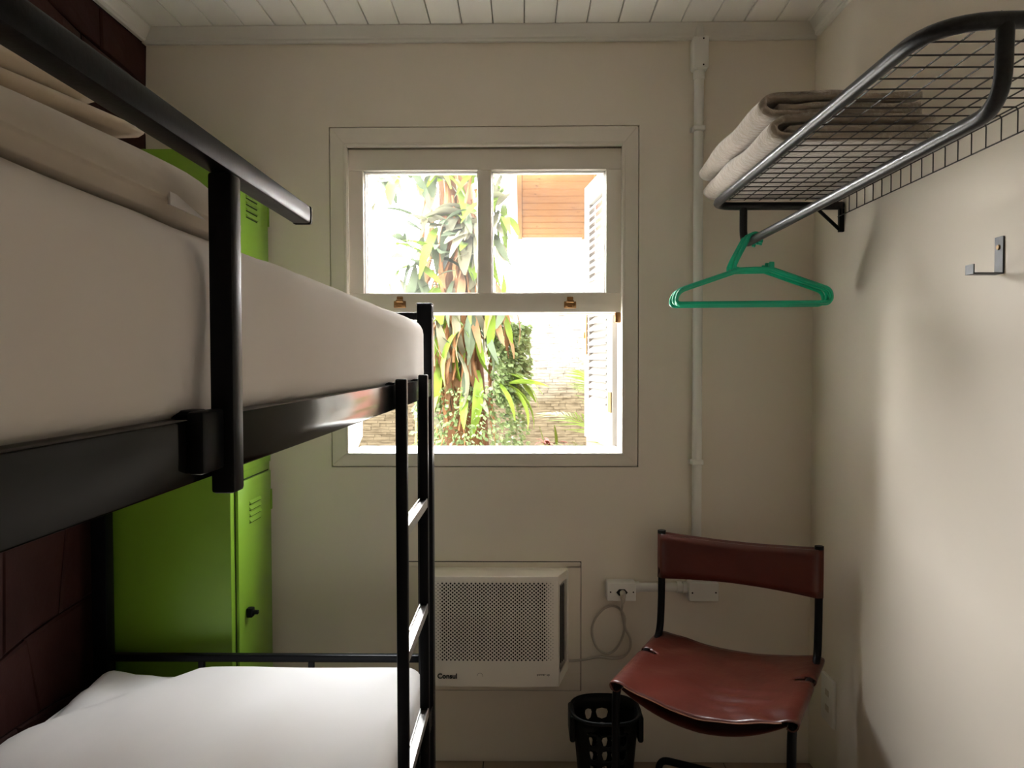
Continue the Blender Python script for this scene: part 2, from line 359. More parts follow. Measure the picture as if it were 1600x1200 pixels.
# ------------------------------------------------------------------ window_1: casing, jambs, sill, two sashes
w = struct(box('window_1', -0.613, 0.348, YB + 0.0185, YB + 0.22, 1.066, 1.085, M_white))   # sill board is its own mesh
CO = dict(x0=-0.666, x1=0.398, z0=1.040, z1=2.212)
def mitred(name, pts4, y0, y1, m, parent, bev=0.003):
    bm = bmesh.new(); a = [bm.verts.new((p[0], y0, p[1])) for p in pts4]; b = [bm.verts.new((p[0], y1, p[1])) for p in pts4]
    bm.faces.new(a); bm.faces.new(b[::-1])
    for k in range(4): bm.faces.new((a[k], b[k], b[(k + 1) % 4], a[(k + 1) % 4]))
    bmesh.ops.recalc_face_normals(bm, faces=bm.faces); bmesh.ops.bevel(bm, geom=bm.edges[:], offset=bev, segments=2, affect='EDGES')
    return link(name, bm, m, parent, smooth=True)
ix0, ix1, iz0, iz1 = -0.614, 0.349, 1.086, 2.153
o_ = CO
for pts in ([(o_['x0'], o_['z1']), (o_['x1'], o_['z1']), (ix1, iz1), (ix0, iz1)], [(o_['x0'], o_['z0']), (ix0, iz0), (ix1, iz0), (o_['x1'], o_['z0'])],
            [(o_['x0'], o_['z0']), (o_['x0'], o_['z1']), (ix0, iz1), (ix0, iz0)], [(o_['x1'], o_['z0']), (ix1, iz0), (ix1, iz1), (o_['x1'], o_['z1'])]):
    mitred('casing', pts, YB - 0.005, YB + 0.018, M_winp, w, 0.0022)
# raised lip round the inner edge of the casing
for (a, b, c, d) in ((ix0 - 0.004, ix0 + 0.006, iz0, iz1), (ix1 - 0.006, ix1 + 0.004, iz0, iz1)):
    box('stop_bead', a, b, YB - 0.010, YB + 0.018, c, d, M_winp, w, 0.002)
box('stop_bead', ix0, ix1, YB - 0.010, YB + 0.016, iz1 - 0.005, iz1 + 0.006, M_winp, w, 0.002)
box('stop_bead', ix0, ix1, YB - 0.010, YB + 0.018, iz0 - 0.006, iz0 + 0.001, M_white, w, 0.002)
# jambs and head with sash grooves
for s, xa in ((-1, -0.639), (1, 0.3565)):
    box('jamb', xa, xa + 0.0145, YB + 0.0185, YB + 0.16, 1.066, 2.18, M_white, w)
    for k in range(3):
        ya = YB + 0.050 + 0.045 * k; xx = xa + 0.0145 if s < 0 else xa
        box('parting_bead', min(xx, xx - s * 0.010), max(xx, xx - s * 0.010), ya, ya + 0.010, 1.086, 2.15, M_white, w, 0.002, 1)
box('head', ix0 - 0.01, ix1 + 0.01, YB + 0.0185, YB + 0.16, 2.160, 2.18, M_winp, w)
for (a, b, c, d) in ((WX0, -0.639, WZ0, WZ1), (0.371, WX1, WZ0, WZ1), (-0.639, 0.371, 2.18, WZ1), (-0.639, 0.371, WZ0, 1.066)):
    box('gap_shade_board', a, b, YB + 0.0185, YB + 0.16, c, d, M_dark, w)  # dark backing added so the gap round the casing reads as shade
box('head_light_block', ix0 - 0.01, ix1 + 0.01, YB + 0.0535, YB + 0.061, 2.120, 2.160, M_winp, w)  # added strip that blocks daylight leaking above the front sash
def sash(y0, zlow, ztop, name, fit):
    t = 0.032; m = M_winp
    s = box(name, -0.612 + fit, 0.347 - fit, y0, y0 + t, ztop - 0.072, ztop, m, w, 0.003)          # top rail carries the sash
    zl, zt = zlow + 0.068, ztop - 0.072
    box('bottom_rail', -0.612 + fit, 0.347 - fit, y0, y0 + t, zlow, zl, m, s, 0.003)
    box('stile', -0.612 + fit, -0.557, y0, y0 + t, zl, zt, m, s, 0.003); box('stile', 0.290, 0.347 - fit, y0, y0 + t, zl, zt, m, s, 0.003)
    box('muntin', -0.157, -0.109, y0, y0 + t, zl, zt, m, s, 0.003)
    for (a, b) in ((-0.557, -0.157), (-0.109, 0.290)):
        box('pane', a + 0.001, b - 0.001, y0 + 0.020, y0 + 0.0235, zl + 0.001, zt - 0.001, M_glass, s)
        for (c, d, e, f) in ((a, b, zt - 0.006, zt), (a, b, zl, zl + 0.004), (a, a + 0.004, zl, zt), (b - 0.004, b, zl, zt)):
            box('glazing_bead', c, d, y0 + 0.0238, y0 + 0.031, e, f, M_white, s)
    return s
front = sash(YB + 0.020, 1.576, 2.1435, 'sash', 0.004)
back = sash(YB + 0.062, 1.572, 2.150, 'sash', 0.006)
def sash_lift(cx, cz):
    bm = bmesh.new(); y = YB + 0.020
    add_box(bm, cx - 0.021, cx + 0.021, y - 0.004, y, cz - 0.020, cz + 0.004, 0.0015, 1)
    add_box(bm, cx - 0.013, cx + 0.013, y - 0.013, y - 0.004, cz - 0.001, cz + 0.008, 0.002, 1)
    add_box(bm, cx - 0.011, cx + 0.011, y - 0.004, y, cz + 0.008, cz + 0.020, 0.002, 1)
    add_box(bm, cx - 0.019, cx - 0.006, y - 0.007, y - 0.004, cz - 0.016, cz - 0.006, 0.002, 1); add_box(bm, cx + 0.006, cx + 0.019, y - 0.007, y - 0.004, cz - 0.016, cz - 0.006, 0.002, 1)
    link('sash_lift', bm, M_brass, front)['label'] = 'small brass sash lift'
sash_lift(-0.430, 1.613); sash_lift(0.165, 1.610)
o = box('sash_stop', 0.322, 0.343, YB + 0.02, YB + 0.04, 1.540, 1.5755, M_brass, w, 0.003); o['label'] = 'small brown wedge under the raised sash'

# shutters hung on the outer face, both swung open
def shutter(name, hx, hy, ang, side, label):
    root = thing(name, (hx, hy, 1.075), label, 'shutter', 'louvred shutters outside the window')
    W, Hh, T = 0.49, 1.09, 0.03
    d = Vector((-math.sin(ang), math.cos(ang), 0)); nrm = Vector((math.cos(ang), math.sin(ang), 0))
    def slab(nm, u0, u1, z0, z1, t0=0.0, t1=T, m=M_shut, tilt=0.0, bev=0.002, par=root):
        bm = bmesh.new(); add_box(bm, t0, t1, u0, u1, z0, z1, bev, 1)
        if tilt: bmesh.ops.rotate(bm, verts=bm.verts, cent=((t0 + t1) / 2, 0, (z0 + z1) / 2), matrix=Matrix.Rotation(tilt, 3, 'Y'))
        for v in bm.verts: v.co = Vector((hx, hy, 1.075)) + nrm * (v.co.x * side) + d * v.co.y + Vector((0, 0, v.co.z))
        bmesh.ops.recalc_face_normals(bm, faces=bm.faces)
        return link(nm, bm, m, par, smooth=True)
    slab('stile', 0.0, 0.085, 0, Hh); slab('stile', W - 0.085, W, 0, Hh)
    slab('bottom_rail', 0.085, W - 0.085, 0, 0.16); slab('top_rail', 0.085, W - 0.085, Hh - 0.09, Hh); slab('middle_rail', 0.085, W - 0.085, 0.60, 0.665)
    z = 0.178
    while z < Hh - 0.10:
        if not 0.585 < z < 0.68: slab('slat', 0.083, W - 0.083, z - 0.004, z + 0.004, -0.012, T + 0.012, tilt=-0.75 * side)
        z += 0.030
    return root, slab
R1, sl1 = shutter('shutter', 0.336, 2.787, math.radians(7.5), 1, 'white louvred shutter swung open on the right of the window, with a brass hinge')
b1 = sl1('bolt', 0.425, 0.437, 0.36, 0.54, -0.008, -0.001, M_brass); b1['label'] = 'brown bolt bar'
sl1('bolt_catch', 0.440, 0.465, 0.43, 0.46, -0.014, -0.001, M_brass)
h1 = sl1('hinge', 0.004, 0.050, 0.135, 0.215, -0.005, -0.0005, M_gold); h1['label'] = 'brass butt hinge'
shutter('shutter', -0.627, 2.787, math.radians(10), -1, 'white louvred shutter swung open on the left, mostly hidden by the ladder and bunk rail')

# ------------------------------------------------------------------ bunk bed
bed = thing('bunk_bed', (-0.76, 1.2, 0), 'black metal bunk bed with guard rail and side ladder along the dark wall', 'bed')
def bb(name, *a, m=M_black, bev=0.003, parent=bed): return box(name, *a, m, parent, bev)
for (x0, x1) in ((-0.306, -0.262), (-1.266, -1.222)):
    for (y0, y1) in ((2.130, 2.174), (0.20, 0.244)):
        p = bb('post', x0, x1, y0, y1, 0.0, 1.568)
        bb('post_cap', x0 - 0.001, x1 + 0.001, y0 - 0.001, y1 + 0.001, 1.568, 1.573, parent=p)
for (z0, z1) in ((1.3035, 1.3555), (0.350, 0.402)):
    bb('side_rail', -0.289, -0.264, 0.244, 2.130, z0, z1, m=M_blackrail, bev=0.0025); bb('side_rail', -1.247, -1.222, 0.244, 2.130, z0, z1, m=M_blackrail)
    bb('end_rail', -1.222, -0.306, 2.140, 2.164, z0, z1); bb('end_rail', -1.222, -0.306, 0.21, 0.234, z0, z1)
    for k in range(11): bb('slat', -1.222, -0.289, 0.34 + k * 0.165, 0.40 + k * 0.165, z1 - 0.022, z1 - 0.010, bev=0)
for (z, x0) in ((1.525, -1.222), (0.519, -1.222)):
    bb('head_bar', x0, -0.306, 2.142, 2.162, z, z + 0.022); bb('head_bar', x0, -0.306, 0.212, 0.232, z, z + 0.022)
for xs in (-0.626, -0.952):
    for (z0, z1) in ((0.402, 0.519), (1.3555, 1.525)):
        bb('bar_stub', xs - 0.008, xs + 0.008, 2.144, 2.160, z0, z1, bev=0.001); bb('bar_stub', xs - 0.008, xs + 0.008, 0.214, 0.230, z0, z1, bev=0.001)
# guard rail bolted to the outside of the upper side rail
gr = bb('guard_rail', -0.264, -0.243, 0.200, 0.8505, 1.560, 1.580)
bb('guard_rail_cap', -0.2645, -0.2425, 0.8505, 0.8535, 1.5595, 1.5805, parent=gr)
bb('guard_post', -0.2635, -0.243, 0.617, 0.640, 1.290, 1.560); bb('guard_post', -0.2635, -0.243, 0.255, 0.278, 1.290, 1.560)
bb('clamp', -0.2645, -0.2505, 0.575, 0.617, 1.312, 1.362); bb('clamp', -0.292, -0.264, 0.590, 0.617, 1.3555, 1.362)
# ladder hooked over the side rail
lad = bb('ladder', -0.2635, -0.240, 1.519, 1.540, 0.0, 1.367, m=M_black)
bb('ladder_stile', -0.2635, -0.240, 1.854, 1.875, 0.0, 1.3705, parent=lad)
for y0 in (1.519, 1.854):
    bb('ladder_hook', -0.2935, -0.2635, y0 - 0.004, y0 + 0.025, 1.3557, 1.3605, parent=lad); bb('ladder_hook', -0.2935, -0.2895, y0 - 0.004, y0 + 0.025, 1.318, 1.3605, parent=lad)
def rung(z):
    bm = bmesh.new(); y0, y1 = 1.540, 1.854
    add_box(bm, -0.2625, -0.2420, y0, y1, z - 0.004, z - 0.0015); add_box(bm, -0.2625, -0.2600, y0, y1, z - 0.0015, z + 0.003); add_box(bm, -0.2435, -0.2410, y0, y1, z - 0.019, z + 0.003)
    o = link('rung', bm, M_zinc, lad); o['label'] = 'bright metal rung'
for z in (1.055, 0.787, 0.519, 0.251): rung(z)

# mattresses
def upper_disp(v):
    n = noise.noise(v * 5.0) * 0.003 + noise.noise(v * 13.0) * 0.0015
    if v.x > -0.30:
        edge = max(0.0, 1 - abs(v.z - 1.385) / 0.05); v = v + Vector((n - 0.004 * edge * (0.5 + noise.noise(Vector((0, v.y * 9, 0)))), 0, 0))
    if v.z > 1.5: v = v + Vector((0, 0, n))
    if v.z < 1.357: v = Vector((min(v.x, -0.2925), v.y, v.z))          # tucked in between the rails
    return v
bm = bmesh.new(); rbox(bm, -1.215, -0.272, 0.255, 2.072, 1.330, 1.522, 0.045, 24, 60, 10, upper_disp)
mu = link('mattress', bm, M_sheet, smooth='all', origin=(-0.74, 1.2, 1.330)); tag(mu, 'white sheeted mattress on the top bunk behind the guard rail', 'mattress', 'bunk mattresses')
def lower_disp(v):
    n = noise.noise(v * 4.0) * 0.004
    if v.z > 0.5:
        k = math.exp(-(((v.x + 1.17) / 0.09) ** 2 + ((v.y - 2.00) / 0.16) ** 2)); v = v + Vector((0, 0, n + 0.022 * k * (1 + 0.6 * noise.noise(v * 14))))
        dl_ = ((v.x + 1.19) * -0.345 + (v.y - 1.685) * 0.25) / 0.426        # corner sunk past a diagonal line, its tilt shaped to imitate shade
        if dl_ > 0: v = v - Vector((0, 0, min(0.036, dl_ * 0.50)))
        if v.x < -1.0: v = v + Vector((0, 0, 0.010 * noise.noise(Vector((v.x * 14, v.y * 5, 1)))))
    return v
bm = bmesh.new(); rbox(bm, -1.215, -0.285, 0.255, 2.105, 0.393, 0.536, 0.045, 30, 50, 6, lower_disp)
ml = link('mattress', bm, M_lowsheet, smooth='all', origin=(-0.74, 1.2, 0.393)); tag(ml, 'white sheeted mattress on the bottom bunk, lit by the window', 'mattress', 'bunk mattresses')

# pillow and folded linen on the top bunk
PX0, PX1, PY0, PY1 = -0.98, -0.286, 0.27, 0.765
def puff(v):
    u = (v.x - (PX0 + PX1) / 2) / ((PX1 - PX0) / 2); t = (v.y - (PY0 + PY1) / 2) / ((PY1 - PY0) / 2)
    k = max(0.0, (1 - abs(u) ** 7)) ** 0.5 * max(0.0, (1 - abs(t) ** 4)) ** 0.5
    base = 1.5235; z = base + 0.006 + (v.z - base) * (0.22 + 0.78 * k) if v.z > base + 0.005 else base
    if v.z > base + 0.02: z += 0.10 * (v.y - 0.47) * k
    return Vector((v.x, v.y, z + 0.004 * noise.noise(v * 11) * k * (1 if v.z > base + 0.02 else 0)))
bm = bmesh.new(); rbox(bm, PX0, PX1, PY0, PY1, 1.5235, 1.577, 0.018, 22, 18, 4, puff)
pw = link('pillow', bm, M_pillow, smooth='all', origin=(-0.64, 0.49, 1.5235)); tag(pw, 'flat ivory pillow on the top bunk behind the guard rail', 'pillow')
bm = bmesh.new(); tri = [(-0.2760, 0.580, 1.5245), (-0.2760, 0.645, 1.5245), (-0.2885, 0.605, 1.5430)]
fa = [bm.verts.new(p) for p in tri]; fb = [bm.verts.new((p[0] - 0.0025, p[1], p[2] + 0.0005)) for p in tri]; bm.faces.new(fa); bm.faces.new(fb[::-1])
for k in range(3): bm.faces.new((fa[k], fb[k], fb[(k + 1) % 3], fa[(k + 1) % 3]))
bmesh.ops.recalc_face_normals(bm, faces=bm.faces)
fp = link('case_flap', bm, M_sheet, pw); fp['label'] = 'white pillowcase flap'
def folded(name, x0, x1, y0, y1, z0, layers, t, m, rot, label, seed, tilt=0.0, fill=0.84):
    """cloth folded to and fro: a serpentine section swept along Y"""
    pts = []; n = layers
    for k in range(n):
        z = z0 + t * (k + 0.5); a, b = (x0, x1) if k % 2 == 0 else (x1, x0)
        for s in range(9): pts.append((a + (b - a) * s / 8, z + 0.0015 * math.sin(s * 1.7 + k)))
        if k < n - 1:
            sg = 1 if b == x1 else -1
            for q in (0.25, 0.5, 0.75): pts.append((b + sg * t * 0.5 * math.sin(q * PI), z + t * q))
    prof = thick_line(pts, t * fill); bm = bmesh.new(); cx, cy = (x0 + x1) / 2, (y0 + y1) / 2
    def fn(p, s):
        w_ = noise.noise(Vector((p.x * 9, p.y * 7, seed))) * t * 0.10
        e = 0.008 * noise.noise(Vector((p.x * 6, p.z * 60, seed + 3)))
        q = Vector((p.x + e * 0.5, p.y + (e if s in (0, 1) else 0), p.z + w_ * (p.z - z0) / (t * n)))
        d = Vector((q.x - cx, q.y - cy, 0)); d.rotate(Matrix.Rotation(rot, 3, 'Z')); return Vector((cx + d.x, cy + d.y, q.z + tilt * (p.y - 0.47)))
    strip_extrude(bm, prof, y0, y1, 16, fn)
    o = link(name, bm, m, smooth='all', origin=(cx, cy, z0)); return tag(o, label, name.replace('_', ' ').split()[-1])
f1 = folded('folded_blanket', -0.90, -0.330, 0.30, 0.640, 1.5745, 2, 0.0060, M_linen, 0.0, 'thin cream blanket folded flat directly on the top bunk pillow', 5, 0.10, 0.74)
f2 = folded('folded_blanket', -0.92, -0.336, 0.30, 0.575, 1.5885, 3, 0.0085, M_linen, 0.0, 'cream blanket folded in layers, uppermost of the pile on the pillow', 9, 0.10, 0.74)
for o in (f1, f2): o['group'] = 'folded blankets on the top bunk pillow'

# ------------------------------------------------------------------ locker
LX0, LX1, LY0, LY1, LH = -1.280, -0.884, 2.212, 2.560, 2.042
lk = thing('locker', (-1.08, 2.386, 0), 'tall lime green steel locker with two vented doors in the corner behind the bunk', 'locker')
box('body', LX0, LX1 - 0.0008, LY0, LY1, 0.08, LH, M_green, lk, 0.004)
box('plinth', LX0 + 0.02, LX1 - 0.03, LY0 + 0.02, LY1 - 0.02, 0.0, 0.08, M_dark, lk)
def locker_door(z0, z1, vz, hz):
    y0, y1 = 2.244, 2.540
    box('door_gap', LX1 - 0.0012, LX1 + 0.0003, y0 - 0.003, y1 + 0.003, z0 - 0.003, z1 + 0.003, M_slot, lk)
    d = box('door', LX1 + 0.0003, LX1 + 0.010, y0, y1, z0, z1, M_green, lk, 0.002)
    for z in vz:
        bm = bmesh.new()
        # pressed louvre: a lip that stands out above a dark slit
        ya, yb = 2.335, 2.436; X = LX1 + 0.010
        a = [bm.verts.new((X, ya, z + 0.010)), bm.verts.new((X, yb, z + 0.010)), bm.verts.new((X + 0.006, yb - 0.004, z)), bm.verts.new((X + 0.006, ya + 0.004, z)), bm.verts.new((X, ya, z)), bm.verts.new((X, yb, z))]
        bm.faces.new((a[0], a[1], a[2], a[3])); bm.faces.new((a[3], a[2], a[5], a[4])); bm.faces.new((a[0], a[3], a[4])); bm.faces.new((a[1], a[5], a[2]))
        bmesh.ops.recalc_face_normals(bm, faces=bm.faces); lv = link('louvre', bm, M_green, d)
        box('slit', X - 0.0002, X + 0.0008, ya + 0.002, yb - 0.002, z - 0.0045, z - 0.0005, M_slot, d)
    for hzz in hz: box('hinge', LX1 + 0.003, LX1 + 0.013, y1 - 0.006, y1 + 0.006, hzz - 0.035, hzz + 0.035, M_green, d, 0.002)
    return d
dl = locker_door(0.13, 1.031, (0.951, 0.932, 0.912, 0.892), (0.93, 0.25)); du = locker_door(1.062, 2.005, (1.925, 1.905, 1.885, 1.865), (1.903, 1.2))
lock = box('lock', LX1 + 0.010, LX1 + 0.030, 2.296, 2.322, 0.597, 0.627, M_bplas, dl, 0.004); lock['label'] = 'black turn lock'
bm = bmesh.new(); add_box(bm, LX1 + 0.030, LX1 + 0.046, 2.303, 2.315, 0.606, 0.618, 0.002, 1); link('key', bm, M_bplas, dl)

# ------------------------------------------------------------------ air conditioner
ac = thing('air_conditioner', (-0.10, YB, 0.50), 'white window-type air conditioner with dotted front grille, low on the back wall', 'air conditioner')
AX0, AX1, AZ0, AZ1 = -0.362, 0.157, 0.308, 0.691; FX0, FX1, FY = -0.322, 0.118, 2.462
# surround board behind it
sb = thing('surround_board', (-0.102, YB, 0.476), 'cream painted board flush on the wall around the air conditioner', 'panel')
for (a, b, c, d) in ((-0.405, 0.201, 0.690, 0.703), (-0.405, 0.201, 0.250, 0.31), (-0.405, -0.352, 0.31, 0.690), (0.150, 0.201, 0.31, 0.690)):
    box('board', a, b, YB - 0.006, YB, c if c < 0.6 else 0.684, d, M_wall, sb, 0.0015, 1)
box('back_rim', AX0, AX1, 2.535, 2.566, AZ0 + 0.022, AZ1 - 0.004, M_acw, ac, 0.008, 3)
box('joint', -0.4075, 0.2035, YB - 0.0008, YB, 0.2475, 0.7055, M_dark, sb)
# bevelled shell between the rim and the front face, open at the sides for the outlets
bm = bmesh.new()
rim = [(AX0 + 0.006, 2.535, AZ0 + 0.03), (AX1 - 0.006, 2.535, AZ0 + 0.03), (AX1 - 0.006, 2.535, AZ1 - 0.006), (AX0 + 0.006, 2.535, AZ1 - 0.006)]
face = [(FX0, FY + 0.008, AZ0), (FX1, FY + 0.008, AZ0), (FX1, FY + 0.008, AZ1 - 0.010), (FX0, FY + 0.008, AZ1 - 0.010)]
A = [bm.verts.new(p) for p in rim]; B = [bm.verts.new(p) for p in face]
bm.faces.new((A[0], A[1], B[1], B[0])); bm.faces.new((A[2], A[3], B[3], B[2]))
def side_strip(i, j):
    for (t0, t1) in ((0.0, 0.10), (0.92, 1.0)):
        q = []
        for t, P in ((t0, A), (t1, A), (t1, B), (t0, B)):
            q.append(bm.verts.new(P[i].co.lerp(P[j].co, t)))
        bm.faces.new(q)
    for (s0, s1) in ((0.0, 0.10), (0.93, 1.0)):
        q = []
        for t, s in ((0.10, s0), (0.92, s0), (0.92, s1), (0.10, s1)):
            q.append(bm.verts.new(A[i].co.lerp(A[j].co, t).lerp(B[i].co.lerp(B[j].co, t), s)))
        bm.faces.new(q)
side_strip(1, 2); side_strip(3, 0)
bmesh.ops.remove_doubles(bm, verts=bm.verts, dist=0.0002); bmesh.ops.recalc_face_normals(bm, faces=bm.faces)
shell = link('shell', bm, M_acw, ac); sm = shell.modifiers.new('thickness', 'SOLIDIFY'); sm.thickness = 0.003; sm.offset = -1
box('inner_block', FX0 + 0.012, FX1 - 0.012, FY + 0.02, 2.534, AZ0 + 0.03, AZ1 - 0.04, M_dark, ac)
for sgn, xa, xb in ((1, AX1 - 0.010, FX1), (-1, AX0 + 0.010, FX0)):
    for k, s in enumerate((0.25, 0.46, 0.66)):
        xx = xa + (xb - xa) * s; yy = 2.535 + (FY + 0.008 - 2.535) * s
        box('outlet_vane', xx - 0.0015, xx + 0.0015, yy, yy + 0.012, AZ0 + 0.07, AZ1 - 0.05, M_dark, ac)
# front face: perforated sheet, every hole cut
bm = bmesh.new(); px, pz = 0.01405, 0.00618; gx0, gz0, gz1 = FX0 + 0.018, 0.393, 0.668
cells = []; nrow = int((gz1 - gz0) / (2 * pz)); ncol = int((FX1 - 0.012 - gx0) / (px / 2))
gx1 = gx0 + ncol * px / 2; gz1 = gz0 + nrow * 2 * pz
for i in range(ncol):
    off = pz if i % 2 else 0.0
    if off: cells.append((gx0 + i * px / 2, gx0 + (i + 1) * px / 2, gz0, gz0 + off, 0, 0))
    for j in range(nrow - (1 if off else 0)):
        e = min(i, ncol - 1 - i); r = 0.0033 if e > 3 else 0.0012 + 0.0004 * e
        cells.append((gx0 + i * px / 2, gx0 + (i + 1) * px / 2, gz0 + off + 2 * pz * j, gz0 + off + 2 * pz * (j + 1), r, r))
    if off: cells.append((gx0 + i * px / 2, gx0 + (i + 1) * px / 2, gz1 - off, gz1, 0, 0))
def front_y(u, v): return FY + 0.010 * (abs((u - (FX0 + FX1) / 2) / ((FX1 - FX0) / 2)) ** 6) * 0.5
holed_cells(bm, cells, OCT, lambda u, v: (u, front_y(u, v), v))
bmesh.ops.recalc_face_normals(bm, faces=bm.faces)
for f in bm.faces:
    if f.normal.y > 0: f.normal_flip()
gp = link('grille', bm, M_acw, ac); gp['label'] = 'perforated front sheet'
bm = bmesh.new()
def fq(x0, x1, z0, z1, n=8):
    for k in range(n):
        a, b = x0 + (x1 - x0) * k / n, x0 + (x1 - x0) * (k + 1) / n
        bm.faces.new([bm.verts.new((u, front_y(u, v), v)) for u, v in ((a, z0), (b, z0), (b, z1), (a, z1))])
Z1 = AZ1 - 0.010
fq(FX0, FX1, gz1, Z1); fq(FX0, gx0, gz0, gz1, 3); fq(gx1, FX1, gz0, gz1, 3); fq(FX0, FX1, AZ0, gz0)
bmesh.ops.remove_doubles(bm, verts=bm.verts, dist=0.0003)
fp_ = link('front_panel', bm, M_acw, ac); sm = fp_.modifiers.new('thickness', 'SOLIDIFY'); sm.thickness = 0.006; sm.offset = -1
bv = fp_.modifiers.new('soft_edge', 'BEVEL'); bv.width = 0.002; bv.segments = 2
add_text('brand_lettering', 'Consul', 0.0235, (-0.290, FY - 0.0004, 0.336), M_print, ac, bold=0.0007)
add_text('model_lettering', 'power up', 0.011, (0.046, FY - 0.0004, 0.347), M_gprint, ac, bold=0.0002)
tube('power_mark', [(-0.146 + 0.0095 * math.cos(a), FY - 0.0003, 0.345 + 0.0095 * math.sin(a)) for a in [PI * k / 10 - 0.3 for k in range(12)]], 0.0006, M_gprint, ac, 5)

# ------------------------------------------------------------------ conduit, boxes, plug and cord
cd = tube('wall_conduit', cyl_pts((0.600, YB - 0.018, 0), (0, 0, 1), 0.647, 2.389), 0.0165, M_pvc, None, 14, origin=(0.600, YB - 0.018, 0.647)); tag(cd, 'white surface conduit pipe running up the back wall right of the window', 'conduit')
tube('collar', cyl_pts((0.600, YB - 0.018, 0), (0, 0, 1), 2.362, 2.389), 0.0192, M_pvc, cd, 14); tube('collar', cyl_pts((0.600, YB - 0.018, 0), (0, 0, 1), 0.647, 0.675), 0.0192, M_pvc, cd, 14)
for z in (2.195, 1.057):
    bm = bmesh.new(); add_box(bm, 0.5785, 0.6195, YB - 0.039, YB, z - 0.009, z + 0.009, 0.004, 2); add_box(bm, 0.574, 0.5785, YB - 0.012, YB, z - 0.008, z + 0.008, 0.001, 1); link('pipe_clip', bm, M_pvc, cd)
def junction(name, x0, x1, z0, z1, label, screws, depth=0.046):
    b = box(name, x0, x1, YB - depth, YB, z0, z1, M_pvc, None, 0.008, 3, origin=((x0 + x1) / 2, YB, z0)); tag(b, label, 'box')
    box('cover', x0 + 0.002, x1 - 0.001, YB - depth - 0.004, YB - depth, z0 + 0.002, z1 - 0.002, M_pvc, b, 0.0015, 1)
    for (sx, sz) in screws: tube('screw', cyl_pts((sx, YB - depth - 0.004, sz), (0, -1, 0), 0, 0.0015), 0.0028, M_dark, b, 8)
    return b
junction('junction_box', 0.573, 0.627, 2.389, 2.496, 'white upright junction box on the conduit just under the ceiling', ((0.608, 2.487), (0.608, 2.40)))
tt = tube('wall_conduit', cyl_pts((0.600, YB - 0.018, 0), (0, 0, 1), 2.497, 2.548), 0.0155, M_pvc, None, 14, origin=(0.600, YB - 0.018, 2.497)); tag(tt, 'short white conduit stub between the top junction box and the ceiling', 'conduit')
s1 = junction('socket_box', 0.287, 0.388, 0.580, 0.646, 'white socket box on the back wall with the air conditioner plug in it', ((0.300, 0.613), (0.378, 0.613)))
jb2 = junction('junction_box', 0.567, 0.671, 0.580, 0.646, 'white junction box on the back wall behind the chair backrest', ((0.580, 0.611), (0.660, 0.612)))
ch = tube('wall_conduit', cyl_pts((0, YB - 0.020, 0.622), (1, 0, 0), 0.3885, 0.5665), 0.0155, M_pvc, None, 14, origin=(0.39, YB - 0.02, 0.622)); tag(ch, 'short white horizontal conduit between the socket box and the chair', 'conduit')
for (a, b) in ((0.3885, 0.402), (0.532, 0.549), (0.552, 0.5665)): tube('collar', cyl_pts((0, YB - 0.020, 0.622), (1, 0, 0), a, b), 0.0195, M_pvc, ch, 14)
hexo = [(0.339 + 0.020 * math.cos(PI / 3 * k), 0.612 + 0.013 * math.sin(PI / 3 * k)) for k in range(6)]
bm = bmesh.new(); a = [bm.verts.new((u, YB - 0.0502, v)) for u, v in hexo]; b = [bm.verts.new((u, YB - 0.0512, v)) for u, v in hexo]
bm.faces.new(a); bm.faces.new(b)
for k in range(6): bm.faces.new((a[k], a[(k + 1) % 6], b[(k + 1) % 6], b[k]))
bmesh.ops.recalc_face_normals(bm, faces=bm.faces); link('socket_recess', bm, M_dark, s1)
yk = YB - 0.012
loop = [(0.341, YB - 0.060, 0.592), (0.341, YB - 0.040, 0.560), (0.343, yk, 0.535), (0.350, yk, 0.50), (0.352, yk - 0.004, 0.47), (0.340, yk - 0.004, 0.43), (0.315, yk - 0.004, 0.395), (0.285, yk, 0.385), (0.255, yk, 0.41), (0.240, yk, 0.46), (0.250, yk, 0.505), (0.285, yk, 0.545), (0.325, yk, 0.550), (0.352, yk - 0.006, 0.52), (0.354, yk - 0.007, 0.48), (0.372, yk - 0.004, 0.44), (0.371, yk - 0.002, 0.40), (0.345, yk, 0.372), (0.305, yk, 0.368), (0.26, yk, 0.372), (0.205, yk, 0.362), (0.16, yk, 0.358)]
def smooth(pts, k=5):
    P = [Vector(p) for p in pts]; out = []
    for i in range(len(P) - 1):
        a, b, c, d = P[max(i - 1, 0)], P[i], P[i + 1], P[min(i + 2, len(P) - 1)]
        for j in range(k):
            t = j / k; out.append(0.5 * ((2 * b) + (c - a) * t + (2 * a - 5 * b + 4 * c - d) * t * t + (3 * b - a - 3 * c + d) * t ** 3))
    return out + [P[-1]]
pc = tube('power_cord', smooth(loop), 0.0042, M_cord, None, 8, origin=(0.3, YB, 0.36)); tag(pc, 'pale power cord looped on the back wall below the socket box', 'cord')
bm = bmesh.new(); add_tube(bm, [(0.341, YB - 0.0515, 0.612), (0.341, YB - 0.066, 0.608), (0.341, YB - 0.064, 0.592), (0.341, YB - 0.056, 0.578)], [0.010, 0.010, 0.008, 0.006], 10); bmesh.ops.recalc_face_normals(bm, faces=bm.faces)
link('plug', bm, M_cord, pc, smooth=True)

